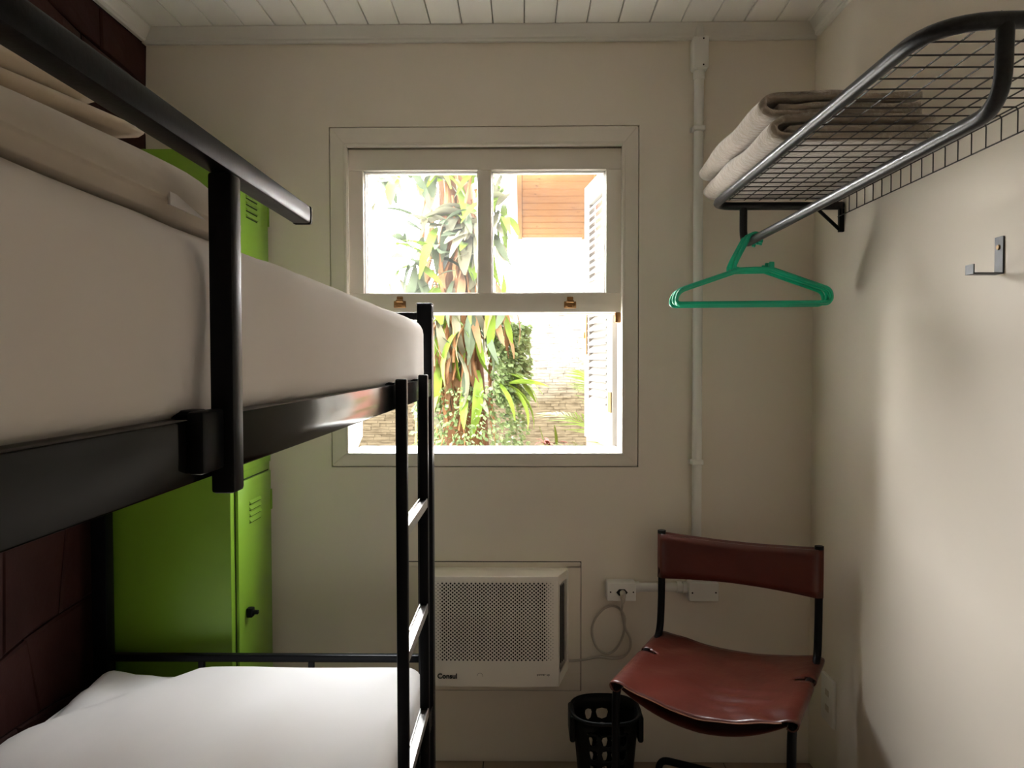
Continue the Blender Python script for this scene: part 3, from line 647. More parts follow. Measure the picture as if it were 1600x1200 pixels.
# ------------------------------------------------------------------ chair
BL, BR, FR, FL = Vector((0.462, 2.455, 0)), Vector((0.900, 2.245, 0)), Vector((0.676, 1.846, 0)), Vector((0.262, 2.070, 0))
chair = thing('chair', ((BL + FR) / 2)[:], 'black tubular steel chair with oxblood leather sling seat in the corner', 'chair')
zb, zf, rr_ = 0.488, 0.488, 0.0118
def at(v, z): return Vector((v.x, v.y, z))
for (b, f, nm) in ((BL, FL, 'l'), (BR, FR, 'r')):
    d = (f - b).normalized(); bk = b - d * 0.004
    pts = fillet([at(bk, 0.838), at(bk + d * 0.004, 0.60), at(b + d * 0.02, zb), at(f, zf), at(f, 0.014), at(b + d * 0.10, 0.014)], [0.10, 0.06, 0.05, 0.05], 7)
    tube('side_frame', pts, rr_, M_black, chair, 12)
d1, d2 = (FL - BL).normalized(), (FR - BR).normalized()
cr = fillet([at(BL + d1 * 0.10, 0.014), at(BL + d1 * 0.03, 0.014), at(BL + d1 * 0.015, 0.075), at(BR + d2 * 0.015, 0.075), at(BR + d2 * 0.03, 0.014), at(BR + d2 * 0.10, 0.014)], [0.02, 0.05, 0.05, 0.02], 6)
tube('rear_crossbar', cr, rr_, M_black, chair, 12)
tube('front_crossbar', [at(FL.lerp(BL, 0.45) + (FR - FL) * 0.02, zf - 0.004), at(FL.lerp(BL, 0.45) + (FR - FL) * 0.5, zf - 0.085), at(FL.lerp(BL, 0.45) + (FR - FL) * 0.98, zf - 0.004)], 0.008, M_black, chair, 10)
# backrest: leather band wrapped round both posts, slightly hollow
def band(name, f, nu, nv, m, t, parent):
    bm = bmesh.new(); g = [[bm.verts.new(f(i / nu, j / nv)) for j in range(nv + 1)] for i in range(nu + 1)]
    for i in range(nu):
        for j in range(nv): bm.faces.new((g[i][j], g[i + 1][j], g[i + 1][j + 1], g[i][j + 1]))
    bmesh.ops.recalc_face_normals(bm, faces=bm.faces)
    o = link(name, bm, m, parent, smooth='all'); s = o.modifiers.new('thickness', 'SOLIDIFY'); s.thickness = t; s.offset = 0
    return o
e1 = (BR - BL).normalized(); nfront = Vector((-(-e1.y), -e1.x, 0)); nfront = Vector((e1.y, -e1.x, 0))   # towards the sitter
def back_sheet(sign):
    def f(u, v):
        p = (BL - e1 * 0.012).lerp(BR + e1 * 0.012, u); hol = -0.020 * (1 - (2 * u - 1) ** 2) * (0.4 + 0.6 * v)
        edge = max(0.0, 1 - min(u, 1 - u) / 0.045); off = sign * 0.0155 * math.sqrt(max(0, 1 - edge ** 2)) + (0.0022 * sign)
        z = 0.684 + (0.834 - 0.684) * v - 0.014 * math.sin(PI * u) * (v - 0.1) + 0.012 * math.sin(PI * u) * (1 - v)
        q = p + nfront * (off + hol) + nfront * 0.002 * noise.noise(Vector((u * 6, v * 3, 2))); return Vector((q.x, q.y, z))
    return f
band('backrest', back_sheet(1), 28, 6, M_leather, 0.003, chair); band('backrest_rear', back_sheet(-1), 28, 6, M_leather, 0.003, chair)
for P in (BL, BR): tube('tube_cap', cyl_pts(at(P, 0), (0, 0, 1), 0.832, 0.842), 0.0135, M_bplas, chair, 12)
# seat: leather sling wrapped over the side tubes, sagging in the middle
def seat_f(u, v):
    """u across from the left tube to the right, v from back to front"""
    b = BL.lerp(BR, u); f = FL.lerp(FR, u); p = b.lerp(f, -0.02 + 1.03 * v)
    sag = (0.030 + 0.022 * v) * (1 - abs(2 * u - 1) ** 1.7)
    z = zb + 0.0145 - sag
    # strained folds run from the sag up to the right front corner, softer ones on the left
    k1 = math.exp(-((v - 0.93) / 0.10) ** 2) * max(0.0, u - 0.42) * 2.2; z += 0.0045 * k1 * math.sin((u * 26 - v * 20))
    k2 = math.exp(-((v - 0.70 - 0.08 * (u - 0.5)) / 0.13) ** 2) * math.exp(-((u - 0.66) / 0.22) ** 2); z += 0.0048 * k2 * math.sin(v * 52 - u * 5)
    k3 = math.exp(-((u - 0.18) / 0.10) ** 2); z += 0.0035 * k3 * math.sin(v * 17 + u * 12)
    z += 0.002 * noise.noise(Vector((u * 5, v * 5, 7)))
    return Vector((p.x, p.y, z))
def seat_wrap(u, v):
    e = 0.055
    if u < e or u > 1 - e:                       # round the tube: fall outside it and tuck under
        s = (e - u) / e if u < e else (u - 1 + e) / e; side = -1 if u < e else 1
        base = seat_f(e if u < e else 1 - e, v); P = BL.lerp(FL, -0.02 + 1.03 * v) if side < 0 else BR.lerp(FR, -0.02 + 1.03 * v)
        a = s * PI * 1.25; top = Vector((P.x, P.y, zb)); o = e1 * side
        q = top + o * (0.0165 * math.sin(a)) + Vector((0, 0, 0.0165 * math.cos(a))); w_ = min(1, s * 4)
        return base.lerp(q, w_)
    return seat_f(u, v)
bm = bmesh.new(); NV = 30; ul = [0.0055 * k for k in range(10)] + [0.055 + 0.89 * k / 40 for k in range(41)] + [0.9505 + 0.0055 * k for k in range(10)]; NU = len(ul) - 1
g = [[bm.verts.new(seat_wrap(u, j / NV)) for j in range(NV + 1)] for u in ul]
for i in range(NU):
    for j in range(NV):
        u, v = (ul[i] + ul[i + 1]) / 2, (j + 0.5) / NV; ue = min(u, 1 - u)
        if 0.36 < v < 0.46 and ue < 0.075 - abs(v - 0.41) * 0.9: continue          # notches in both side edges
        bm.faces.new((g[i][j], g[i + 1][j], g[i + 1][j + 1], g[i][j + 1]))
bmesh.ops.delete(bm, geom=[v for v in bm.verts if not v.link_faces], context='VERTS'); bmesh.ops.recalc_face_normals(bm, faces=bm.faces)
so = link('seat', bm, M_leather, chair, smooth='all'); s = so.modifiers.new('thickness', 'SOLIDIFY'); s.thickness = 0.003; s.offset = 0
# under layer of the doubled sling hangs lower
def under(u, v):
    q = seat_f(0.03 + 0.94 * u, 0.04 + 0.93 * v); q.z = zb - 0.012 - (0.062 if v > 0.5 else 0.055) * (1 - abs(2 * u - 1) ** 2.2) - 0.008 * (1 - abs(2 * u - 1)); return q
band('seat_underside', under, 24, 12, M_leather, 0.003, chair)
def hem(u0, u1):
    pts = []
    for k in range(25):
        q = seat_f(u0 + (u1 - u0) * k / 24, 1.0); pts.append(q + Vector((0, 0, -0.002)))
    return pts
sh = tube('seat_hem', hem(0.05, 0.95), 0.0022, M_edge, chair, 6); sh['label'] = 'pale thin front edge of the leather'  # thin paler line along the front of the seat

# ------------------------------------------------------------------ basket
bk = thing('laundry_basket', (0.262, 2.345, 0), 'black plastic basket with rows of holes under the air conditioner', 'basket')
BCX, BCY = 0.262, 2.345
def squircle(t, a, b, e=0.5):
    c, s = math.cos(t), math.sin(t); return (a * math.copysign(abs(c) ** e, c), b * math.copysign(abs(s) ** e, s))
def bwall(u, v):
    k = 0.076 + 0.024 * (v / 0.288); x, y = squircle(u, k * 1.06, k, 0.8); return (BCX + x, BCY + y, v)
bm = bmesh.new(); cells = []; nC = 16; zr = [0.004, 0.022] + [0.022 + 0.0465 * (k + 1) for k in range(5)] + [0.289]
SHIELD = [(1, 0.35), (0.75, 0.95), (0, 1.0), (-0.75, 0.95), (-1, 0.35), (-0.62, -0.62), (0, -1), (0.62, -0.62)]
SHIELD = [(1, 0.3), (0.8, 0.8), (0, 1), (-0.8, 0.8), (-1, 0.3), (-0.7, -0.7), (0, -1), (0.7, -0.7)]
for i in range(nC):
    u0, u1 = 2 * PI * (i + 0.5) / nC, 2 * PI * (i + 1.5) / nC
    for j in range(len(zr) - 1):
        um = (u0 + u1) / 2 % (PI / 2); solid = j == 0 or um < 0.20 or um > PI / 2 - 0.2 or abs(um - PI / 4) < 0.07
        uu = (u0 + u1) / 2; solid = j in (0, 6) or abs(math.sin(uu)) < 0.74
        cells.append((u0, u1, zr[j], zr[j + 1], 0 if solid else (u1 - u0) * 0.34, 0 if solid else (zr[j + 1] - zr[j]) * 0.39))
holed_cells(bm, cells, SHIELD, bwall); bmesh.ops.remove_doubles(bm, verts=bm.verts, dist=0.0002); bmesh.ops.recalc_face_normals(bm, faces=bm.faces)
bo = link('body', bm, M_bplas, bk, smooth=True); s = bo.modifiers.new('thickness', 'SOLIDIFY'); s.thickness = 0.003
bm = bmesh.new(); ring = [bm.verts.new(bwall(2 * PI * k / 48, 0.004)) for k in range(48)]; bm.faces.new(ring); 
bo2 = link('bottom', bm, M_bplas, bk); s = bo2.modifiers.new('thickness', 'SOLIDIFY'); s.thickness = 0.003; s.offset = 1
tube('rim', [(BCX + squircle(2 * PI * k / 48, 0.109, 0.103, 0.8)[0], BCY + squircle(2 * PI * k / 48, 0.109, 0.103, 0.8)[1], 0.289) for k in range(48)], 0.006, M_bplas, bk, 8, closed=True)
for sx in (-1, 1):
    bm = bmesh.new(); rbox(bm, BCX + (0.098 if sx > 0 else -0.116), BCX + (0.116 if sx > 0 else -0.098), BCY - 0.055, BCY + 0.055, 0.205, 0.290, 0.0085, 2, 6, 4)
    link('handle', bm, M_bplas, bk, smooth='all')

# ------------------------------------------------------------------ wall rack
rk = thing('wall_rack', (XR, 1.7, 1.89), 'dark tubular wall rack with wire mesh shelf and hanging rod on the right wall', 'rack')
RX, RY0, RY1, RZ, RR = 0.595, 1.080, 2.335, 1.888, 0.0125
fr = fillet([(XR - 0.001, RY1, RZ), (RX, RY1, RZ), (RX, RY0, RZ), (XR - 0.001, RY0, RZ)], [0.07, 0.10], 9)
tube('frame_tube', fr, RR, M_rack, rk, 14)
HX, HZ = 0.690, 1.767
hr = fillet([(HX, RY1, RZ - 0.006), (HX, RY1, HZ), (HX, RY0 + 0.005, HZ), (HX, RY0, RZ - 0.006)], [0.055, 0.10], 9)
tube('hanging_rod', hr, 0.0120, M_rack, rk, 14)
for y in (RY1 - 0.004, RY0 + 0.004):
    bm = bmesh.new(); add_box(bm, XR - 0.016, XR - 0.001, y - 0.006, y + 0.006, 1.806, RZ - 0.011); add_tube(bm, [(XR - 0.010, y, 1.811), (XR - 0.080, y, RZ - 0.012)], 0.0055, 6); link('wall_bracket', bm, M_black, rk)
GZ = RZ + RR + 0.0015; LXw = 0.976
def front_x(y):
    dn, df = y - RY0, RY1 - y; x_ = RX
    if dn < 0.10: x_ = RX + 0.10 * (1 - math.sqrt(max(0, 1 - ((0.10 - dn) / 0.10) ** 2)))
    if df < 0.07: x_ = max(x_, RX + 0.07 * (1 - math.sqrt(max(0, 1 - ((0.07 - df) / 0.07) ** 2))))
    return x_
y = RY0 + 0.054
while y < RY1 - 0.02:
    tube('wire', fillet([(front_x(y) + 0.004, y, GZ), (LXw, y, GZ), (LXw, y, GZ - 0.052)], 0.008, 3), 0.00155, M_wire, rk, 6); y += 0.0502
for k in range(8):
    x_ = RX + 0.048 + k * 0.0475; q_ = x_ - RX; ins = 0.10 - math.sqrt(max(0, 0.01 - (0.10 - q_) ** 2)) if q_ < 0.10 else 0.0; ine = 0.07 - math.sqrt(max(0, 0.0049 - (0.07 - q_) ** 2)) if q_ < 0.07 else 0.0
    tube('wire', [(x_, RY0 + 0.010 + ins, GZ + 0.003), (x_, RY1 - 0.004 - ine, GZ + 0.003)], 0.00155, M_wire, rk, 6)
tube('wire', [(LXw + 0.003, RY0 + 0.0, GZ - 0.050), (LXw + 0.003, RY1 - 0.01, GZ - 0.050)], 0.0016, M_wire, rk, 6)
tube('wire', [(LXw + 0.003, RY0, GZ - 0.002), (LXw + 0.003, RY1, GZ - 0.002)], 0.0016, M_wire, rk, 6)

# folded fleece blankets on the rack: wrapped outside, layered inside
def fleece(x0, x1, y0, y1, z0, h, seed, label, slope=0.0):
    t = 0.0155; pts = []; n = max(2, int(round(h / t)))
    # outer wrap: along the bottom from the wall side, round the room side in one big fold, back along the top
    R = h / 2 - t / 2
    pts += [(x1 + (x0 + R - x1) * s / 8, z0 + t / 2) for s in range(9)]
    pts += [(x0 + R - (R + 0.012) * math.sin(a), z0 + h / 2 - R * math.cos(a)) for a in [PI * k / 12 for k in range(1, 12)]]
    pts += [(x0 + R + (x1 - x0 - R) * s / 8, z0 + h - t / 2) for s in range(9)]
    prof = [thick_line(pts, t * 0.96)]
    k = 1; inner = []
    zz = z0 + t * 1.5; d = 1
    while zz < z0 + h - t * 1.2:
        a, b = (x0 + R + 0.004, x1 - 0.004) if d > 0 else (x1 - 0.004, x0 + R + 0.004)
        inner += [(a + (b - a) * s / 8, zz + 0.002 * math.sin(s * 2.1 + seed + zz * 90)) for s in range(9)]
        if zz + t < z0 + h - t * 1.2:
            sg = 1 if d > 0 else -1; inner += [(b + sg * t * 0.4 * math.sin(q * PI), zz + t * q) for q in (0.3, 0.7)]
        zz += t; d = -d
    prof.append(thick_line(inner, t * 0.88))
    bm = bmesh.new()
    def fn(p, s):
        w_ = noise.noise(Vector((p.x * 8, p.y * 6, seed)));  hh = (p.z - z0) / h
        edge = noise.noise(Vector((p.x * 7, p.z * 40, seed + 5))) * 0.012
        lean = 0.018 * hh * noise.noise(Vector((0, p.y * 4, seed)))
        return Vector((p.x + lean + slope * (p.y - y0), p.y + (edge if s in (0, 1) else edge * 0.3), p.z + 0.010 * w_ * hh))
    for pr in prof: strip_extrude(bm, pr, y0, y1, 22, fn)
    o = link('folded_blanket', bm, M_fleece, smooth='all', origin=((x0 + x1) / 2, (y0 + y1) / 2, z0)); return tag(o, label, 'blanket', 'beige blankets on the wall rack')
fleece(0.585, 0.935, 1.71, 2.345, GZ + 0.0075, 0.056, 2, 'beige fleece blanket lying directly on the wire mesh of the rack')
fleece(0.570, 0.925, 1.74, 2.355, GZ + 0.0690, 0.056, 6, 'beige fleece blanket folded on top of the other one on the rack')

# green hangers on the rod
def hanger(y, dx, dz, tilt, label):
    o0 = Vector((HX, y, HZ)); P = lambda a, b: (HX + dx + a, y + tilt * a, HZ + dz + b)
    root = thing('clothes_hanger', (HX, y, HZ), label, 'hanger', 'green plastic hangers on the rack rod')
    body = fillet([P(-0.045, -0.088), P(-0.226, -0.150), P(-0.236, -0.190), P(0.234, -0.186), P(0.232, -0.148), P(0.052, -0.086)], [0.03, 0.018, 0.018, 0.03], 5)
    bm = bmesh.new(); add_tube(bm, body + [Vector(P(0.0, -0.0865))], 0.0056, 8, closed=True); bmesh.ops.recalc_face_normals(bm, faces=bm.faces)
    link('hanger_body', bm, M_hang, root, smooth=True)
    hook = [P(-0.046, -0.088), P(-0.058, -0.074)] + [P(-0.018 - 0.0, 0.004), P(-0.011, 0.0135), P(0.003, 0.0185), P(0.016, 0.012), P(0.0195, -0.002), P(0.0175, -0.010)]
    tube('hook', smooth(hook, 4), 0.0056, M_hang, root, 8)
    bm = bmesh.new(); rbox(bm, HX + dx + 0.043, HX + dx + 0.059, y - 0.004, y + 0.004, HZ + dz - 0.088, HZ + dz - 0.066, 0.0035, 2, 2, 2); link('strap_notch', bm, M_hang, root, smooth='all')
    return root
hl = ['green plastic hanger nearest the viewer on the rack rod', 'green plastic hanger second from the front on the rack rod', 'green plastic hanger third from the front on the rack rod', 'green plastic hanger hindmost on the rack rod, next to the rod bend']
for k in range(4): hanger(2.224 + 0.0125 * k, (0.001, 0.003, -0.003, -0.009)[k], (-0.0005, -0.0045, -0.0010, -0.0065)[k] + 0.0, (0.030, 0.030, 0.030, 0.030)[k], hl[k])

# ------------------------------------------------------------------ wall hook and wall outlet (right wall)
wh = thing('wall_hook', (XR, 1.57, 1.62), 'bent flat steel wall hook with one brass screw on the right wall', 'hook')
box('plate', XR - 0.0035, XR, 1.556, 1.584, 1.585, 1.662, M_steel, wh, 0.0006, 1)
bm = bmesh.new(); add_box(bm, 0.938, XR - 0.001, 1.556, 1.584, 1.5835, 1.5865); add_box(bm, 0.936, 0.939, 1.556, 1.584, 1.5835, 1.604); link('arm', bm, M_steel, wh)
bm = bmesh.new(); add_tube(bm, [(XR - 0.0035, 1.570, 1.640), (XR - 0.0065, 1.570, 1.640)], [0.0062, 0.0045], 12); bmesh.ops.recalc_face_normals(bm, faces=bm.faces); sw = link('screw', bm, M_gold, wh, smooth=True); sw['label'] = 'brass screw head'
ow = box('wall_outlet', XR - 0.012, XR, 2.345, 2.440, 0.225, 0.378, M_pvc, None, 0.004, 2, origin=(XR, 2.39, 0.225)); tag(ow, 'cream double wall outlet low on the right wall beside the chair', 'outlet')
for z in (0.275, 0.325):
    bm = bmesh.new(); add_box(bm, XR - 0.0125, XR - 0.0118, 2.376, 2.404, z - 0.010, z + 0.010); link('socket_recess', bm, M_cord, ow)

# ------------------------------------------------------------------ outside
gd = struct(box('ground', -9, 9, YB + 0.21, 14, -0.2, -0.02, M_soil))  # unseen ground, made pale to bounce daylight up to the ceiling
GY = 7.0
gw = thing('garden_wall', (-0.3, GY, 0), 'rough lime washed rubble wall across the garden outside the window', 'wall')
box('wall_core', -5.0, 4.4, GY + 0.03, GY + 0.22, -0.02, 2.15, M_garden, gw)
bm = bmesh.new(); rg = random.Random(11); z = 0.0
while z < 2.12:
    hz = rg.uniform(0.018, 0.034); x = -2.6
    while x < 2.2:
        wd = rg.uniform(0.05, 0.19); pr = rg.uniform(0.0, 0.012)
        add_box(bm, x + 0.001, x + wd - 0.001, GY + 0.018 - pr, GY + 0.031, z + 0.0008, z + hz - 0.0008); x += wd
    z += hz
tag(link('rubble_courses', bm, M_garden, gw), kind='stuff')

# neighbouring wing: pink wall and sloping eave of pine boards
wing = struct(box('wall_wing', 0.480, 0.70, 4.35, 5.60, -0.02, 2.60, M_pink))
ev = thing('roof_eave', (0.2, 5.0, 2.4), 'sloping eave lined with knotty pine boards, seen through the top right pane', 'eave')
def ez(y): return EYE + 2.2 - 0.23 * y
y = 3.95; kk = random.Random(5)
while y < 5.50:
    bm = bmesh.new(); y1 = y + 0.094; xa, xb = -0.005, 0.47
    vs = [bm.verts.new(p) for p in ((xa, y, ez(y)), (xb, y, ez(y)), (xb, y1, ez(y1)), (xa, y1, ez(y1)), (xa, y, ez(y) + 0.018), (xb, y, ez(y) + 0.018), (xb, y1, ez(y1) + 0.018), (xa, y1, ez(y1) + 0.018))]
    for q in ((0, 1, 2, 3), (4, 7, 6, 5), (0, 4, 5, 1), (1, 5, 6, 2), (2, 6, 7, 3), (3, 7, 4, 0)): bm.faces.new([vs[i] for i in q])
    bmesh.ops.recalc_face_normals(bm, faces=bm.faces); bmesh.ops.bevel(bm, geom=bm.edges[:], offset=0.005, segments=1, affect='EDGES')
    bd = link('board', bm, M_pine, ev)
    for _ in range(kk.choice((0, 1, 1, 2))):
        kx = kk.uniform(0.03, 0.43); ky = y + kk.uniform(0.02, 0.07); bm = bmesh.new(); add_tube(bm, [(kx, ky, ez(ky) - 0.0008), (kx, ky, ez(ky) + 0.003)], 0.007, 8); bmesh.ops.recalc_face_normals(bm, faces=bm.faces); link('knot', bm, M_knot, bd)
    y += 0.1005
def sloped(name, x0, x1, y0, y1, dz0, dz1, m):
    bm = bmesh.new(); vs = [bm.verts.new((x, y, ez(y) + dz)) for x in (x0, x1) for y in (y0, y1) for dz in (dz0, dz1)]
    for q in ((0, 1, 3, 2), (4, 6, 7, 5), (0, 4, 5, 1), (2, 3, 7, 6), (0, 2, 6, 4), (1, 5, 7, 3)): bm.faces.new([vs[i] for i in q])
    bmesh.ops.recalc_face_normals(bm, faces=bm.faces); return link(name, bm, m, ev)
sloped('edge_batten', -0.035, -0.005, 3.95, 5.53, -0.012, 0.02, M_pine); sloped('edge_batten', 0.44, 0.478, 3.95, 5.53, -0.014, 0.0, M_pine)
sloped('fascia', -0.075, -0.036, 3.95, 5.40, -0.004, 0.14, M_white); sloped('roof_sheet', -0.09, 0.72, 3.95, 5.60, 0.022, 0.06, M_soil); sloped('end_board', -0.035, 0.478, 5.52, 5.56, -0.03, 0.02, M_white)

# tree hung with epiphytes
TX, TY = -0.40, 5.0
tr = thing('tree', (TX, TY, 0), 'tree trunk hung with dry roots and creeper outside the window', 'tree')
rt_ = random.Random(21)
tp = [(TX + 0.04, TY, -0.02), (TX + 0.02, TY, 0.8), (TX - 0.02, TY + 0.02, 1.6), (TX - 0.04, TY, 2.4), (TX - 0.10, TY, 3.2), (TX - 0.16, TY + 0.05, 4.2)]
tube('trunk', smooth(tp, 4), [0.17 - 0.004 * k for k in range(21)], M_bark, tr, 14)
for k in range(34):
    a = rt_.uniform(-PI, 0); r0 = rt_.uniform(0.17, 0.26); ztop = rt_.uniform(1.55, 2.9); ln = rt_.uniform(0.5, 1.3)
    x0, y0 = TX - 0.02 + r0 * math.cos(a) * 1.05, TY + r0 * math.sin(a); pts = []
    for s in range(7): pts.append((x0 + 0.03 * math.sin(s * 1.3 + k) + (rt_.uniform(-0.02, 0.02)), y0 + 0.02 * math.cos(s + k), ztop - ln * s / 6))
    rad = rt_.choice((0.005, 0.007, 0.010, 0.020)); tube('hanging_root', smooth(pts, 3), rad, M_root, tr, 6)
def leaf_mesh(name, L, W, droop, m, seg=7, tip=1.0, fold=0.25):
    bm = bmesh.new(); rows = []
    for s in range(seg + 1):
        t = s / seg; wv = W * (math.sin(PI * min(1, t * 0.92 + 0.05)) ** 0.75) * (1 - 0.25 * t * tip); ang = droop * t
        y = L * (math.sin(ang) / droop if droop else t); z = -L * ((1 - math.cos(ang)) / droop if droop else 0)
        rows.append([bm.verts.new((-wv / 2, y, z + fold * wv / 2)), bm.verts.new((0, y, z)), bm.verts.new((wv / 2, y, z + fold * wv / 2))])
    for s in range(seg):
        for k in range(2): bm.faces.new((rows[s][k], rows[s][k + 1], rows[s + 1][k + 1], rows[s + 1][k]))
    me = bpy.data.meshes.new(name); bm.to_mesh(me); bm.free(); me.materials.append(m)
    for p in me.polygons: p.use_smooth = True
    return me
LM = {c: [leaf_mesh('leaf', L, W, d, m) for (L, W, d) in ((0.34, 0.055, 0.9), (0.42, 0.07, 1.3), (0.28, 0.06, 0.5))] for c, m in (('a', M_leafa), ('b', M_leafb), ('c', M_leafc), ('d', M_leafd))}
BROAD = {c: leaf_mesh('leaf', 0.27, 0.105, 0.8, m, tip=0.4) for c, m in (('a', M_leafa), ('c', M_leafc), ('b', M_leafb))}
def put_leaf(me, root, p, az, el, rollv, s=1.0):
    """az: heading in plan (0 = +X), el: pitch above the horizontal"""
    o = bpy.data.objects.new('leaf', me); COL.objects.link(o); o.parent = root; o.location = Vector(p) - base_of(root)
    o.rotation_mode = 'QUATERNION'
    o.rotation_quaternion = (Matrix.Rotation(az - PI / 2, 3, 'Z') @ Matrix.Rotation(el, 3, 'X') @ Matrix.Rotation(rollv, 3, 'Y')).to_quaternion(); o.scale = (s, s, s)
    return o
def clump(name, cx, cz, sx, sz, n, pal, elr, seed, label, broad=0.0, azr=(-2.9, -0.25)):
    r = random.Random(seed); root = thing(name, (TX + cx, TY - 0.20, cz), label, 'plant', 'epiphytes on the tree')
    for k in range(n):
        a = r.uniform(*azr); p = (TX + cx + r.uniform(-sx, sx), TY - 0.17 - 0.10 * r.random(), cz + r.uniform(-sz, sz)); c = r.choice(pal)
        me = BROAD[c] if (c in BROAD and r.random() < broad) else r.choice(LM[c])
        put_leaf(me, root, p, a, r.uniform(*elr), r.uniform(-0.6, 0.6), r.uniform(0.75, 1.15))
    return root
clump('staghorn_fern', 0.05, 1.78, 0.24, 0.20, 62, 'aabcdd', (-1.5, -0.3), 1, 'strap leaved fern hanging from the trunk in the open half of the window')
clump('staghorn_fern', -0.05, 1.38, 0.16, 0.16, 34, 'adcdab', (-1.55, -0.7), 2, 'dry tipped fern hanging lowest on the trunk')
clump('epiphyte', 0.06, 2.24, 0.20, 0.18, 52, 'aaccb', (-1.3, 0.5), 3, 'broad leaved plant on the trunk behind the top left pane', broad=0.6)
clump('epiphyte', -0.26, 2.12, 0.13, 0.24, 34, 'bbacb', (-1.0, 0.6), 4, 'grey green plant on the left flank of the trunk', broad=0.4)
clump('epiphyte', -0.22, 2.68, 0.42, 0.15, 56, 'accab', (-1.0, 0.9), 5, 'pale leaves crowded at the top of the view on the trunk', broad=0.3)
clump('epiphyte', 0.235, 2.55, 0.07, 0.26, 24, 'aac', (-1.4, 0.2), 6, 'loose yellow green sprays right of the trunk behind the top right pane', broad=0.0, azr=(-2.6, -1.3))
clump('staghorn_fern', 0.27, 1.30, 0.06, 0.05, 9, 'a', (-0.7, 0.3), 8, 'fresh green strap leaves sticking out right of the trunk', azr=(-0.9, 0.2))
# creeper with countless small leaves round the lower trunk and its right flank
bm = bmesh.new(); rc = random.Random(31)
for k in range(5200):
    low = rc.random() < 0.55
    z = rc.uniform(0.45, 1.25) if low else rc.uniform(1.15, 1.66); a = rc.uniform(-PI * 1.02, 0.15) if low else rc.uniform(-1.1, 0.2)
    rr2 = rc.uniform(0.20, 0.33) if low else rc.uniform(0.22, 0.34)
    c = Vector((TX + 0.05 + rr2 * math.cos(a) * 1.15, TY + rr2 * math.sin(a), z)); L = rc.uniform(0.022, 0.048); wv = L * 0.34
    d = Vector((math.cos(a) * 0.7 + rc.uniform(-0.5, 0.5), math.sin(a) * 0.7 + rc.uniform(-0.5, 0.5), rc.uniform(-1.0, 0.2))).normalized(); sd = d.cross(Vector((rc.uniform(-1, 1), rc.uniform(-1, 1), rc.uniform(-1, 1)))).normalized() * wv
    v = [bm.verts.new(c), bm.verts.new(c + d * L * 0.5 + sd), bm.verts.new(c + d * L), bm.verts.new(c + d * L * 0.5 - sd)]; bm.faces.new(v)
cp = link('creeper_leaves', bm, M_creep, tr); cp['kind'] = 'stuff'

# palm beside the right shutter
pmx, pmy, pmz = 0.66, 3.75, 0.66
palm = thing('palm', (pmx, pmy, 0), 'feathery yellow green palm beside the right shutter', 'palm')
tube('stem', [(pmx, pmy, -0.02), (pmx - 0.01, pmy, 0.45), (pmx, pmy, pmz + 0.12)], [0.05, 0.04, 0.03], M_bark, palm, 10)
def frond(az, el, L, droop, seed):
    r = random.Random(seed); bm = bmesh.new(); pts = []; h = Vector((math.cos(az), math.sin(az), 0))
    for s in range(13):
        t = s / 12; e = el - droop * t; p = (pts[-1] + (h * math.cos(e) + Vector((0, 0, math.sin(e)))) * L / 12) if pts else Vector((pmx, pmy, pmz + 0.1)); pts.append(p)
    add_tube(bm, pts, [0.007 * (1 - 0.75 * s / 12) for s in range(13)], 5)
    n = 30
    for k in range(n):
        t = 0.16 + 0.82 * k / n; i = min(11, int(t * 12)); p = pts[i].lerp(pts[i + 1], t * 12 - i); d = (pts[i + 1] - pts[i]).normalized(); sd = d.cross(Vector((0, 0, 1))).normalized(); upn = sd.cross(d)
        ll = L * 0.42 * math.sin(PI * min(1, 0.18 + t * 0.80)) ** 0.8
        for sg in (-1, 1):
            dr = (d * 0.75 + sd * sg * 0.8 + upn * 0.18 + Vector((0, 0, r.uniform(-0.12, 0.05)))).normalized(); wv = upn.cross(dr).normalized() * 0.007
            q = [p, p + dr * ll * 0.5 + Vector((0, 0, -0.01)), p + dr * ll + Vector((0, 0, -ll * 0.22))]
            a = [bm.verts.new(q[0] - wv * 0.5), bm.verts.new(q[0] + wv * 0.5), bm.verts.new(q[1] + wv), bm.verts.new(q[1] - wv), bm.verts.new(q[2])]
            bm.faces.new((a[0], a[1], a[2], a[3])); bm.faces.new((a[3], a[2], a[4]))
    link('frond', bm, M_palm, palm)
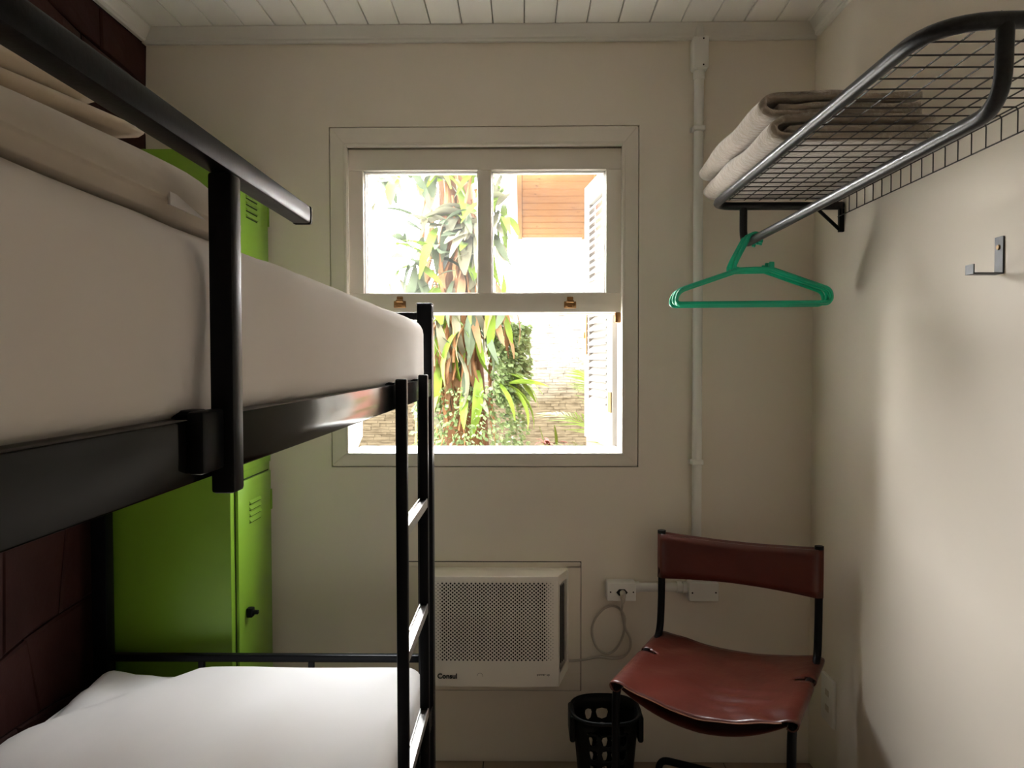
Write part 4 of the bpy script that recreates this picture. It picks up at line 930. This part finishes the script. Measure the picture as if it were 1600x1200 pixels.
for (az, el, L, dr, sd) in ((2.55, 1.05, 0.78, 1.0, 1), (3.1, 0.85, 0.75, 1.15, 2), (2.2, 1.25, 0.85, 0.8, 3), (3.5, 0.7, 0.62, 1.1, 4), (2.0, 1.3, 0.5, 0.7, 5), (2.9, 0.45, 0.55, 0.9, 6), (-1.0, 1.0, 0.6, 1.0, 7), (2.4, 0.75, 0.6, 1.0, 9)): frond(az, el, L, dr, sd)

# bromeliad, seedling and thin yellow stem
bx, by = 0.20, 5.6
br = thing('bromeliad', (bx, by, 0.35), 'dark red rosette plant with two green blades at the foot of the garden wall', 'plant')
tube('stem', [(bx, by, -0.02), (bx, by, 0.76)], 0.03, M_bark, br, 8)
bl = leaf_mesh('leaf', 0.20, 0.035, 1.6, M_brom); bg = leaf_mesh('leaf', 0.20, 0.04, 0.3, M_palm); rb = random.Random(4)
for k in range(34): put_leaf(bl, br, (bx, by, 0.735), rb.uniform(0, 2 * PI), rb.uniform(0.5, 1.35), 0, rb.uniform(0.7, 1.0))
for (dx, az) in ((-0.045, 1.9), (0.045, 1.2)): put_leaf(bg, br, (bx + dx, by - 0.14, 0.745), az, 1.45, 1.2, 1.0)
sx_, sy_ = -0.08, 6.2
sd_ = thing('seedling', (sx_, sy_, 0), 'small pale green seedling right of the tree foot against the garden wall', 'plant'); tube('stem', [(sx_, sy_, -0.02), (sx_ + 0.01, sy_, 0.74)], 0.006, M_palm, sd_, 6)
sl_ = leaf_mesh('leaf', 0.07, 0.022, 0.6, M_leafb); r5 = random.Random(8)
for k in range(40): put_leaf(sl_, sd_, (sx_ + r5.uniform(-0.03, 0.03), sy_, r5.uniform(0.45, 0.76)), r5.uniform(0, 2 * PI), r5.uniform(-0.2, 1.2), 0, r5.uniform(0.6, 1))
st = thing('thin_trunk', (-0.83, 5.8, 0), 'thin yellowish mossy trunk glimpsed between the ladder stiles', 'tree')
tube('trunk', smooth([(-0.835, 5.8, -0.02), (-0.83, 5.8, 0.6), (-0.815, 5.8, 1.1), (-0.80, 5.8, 1.7)], 4), 0.028, M_yel, st, 8)
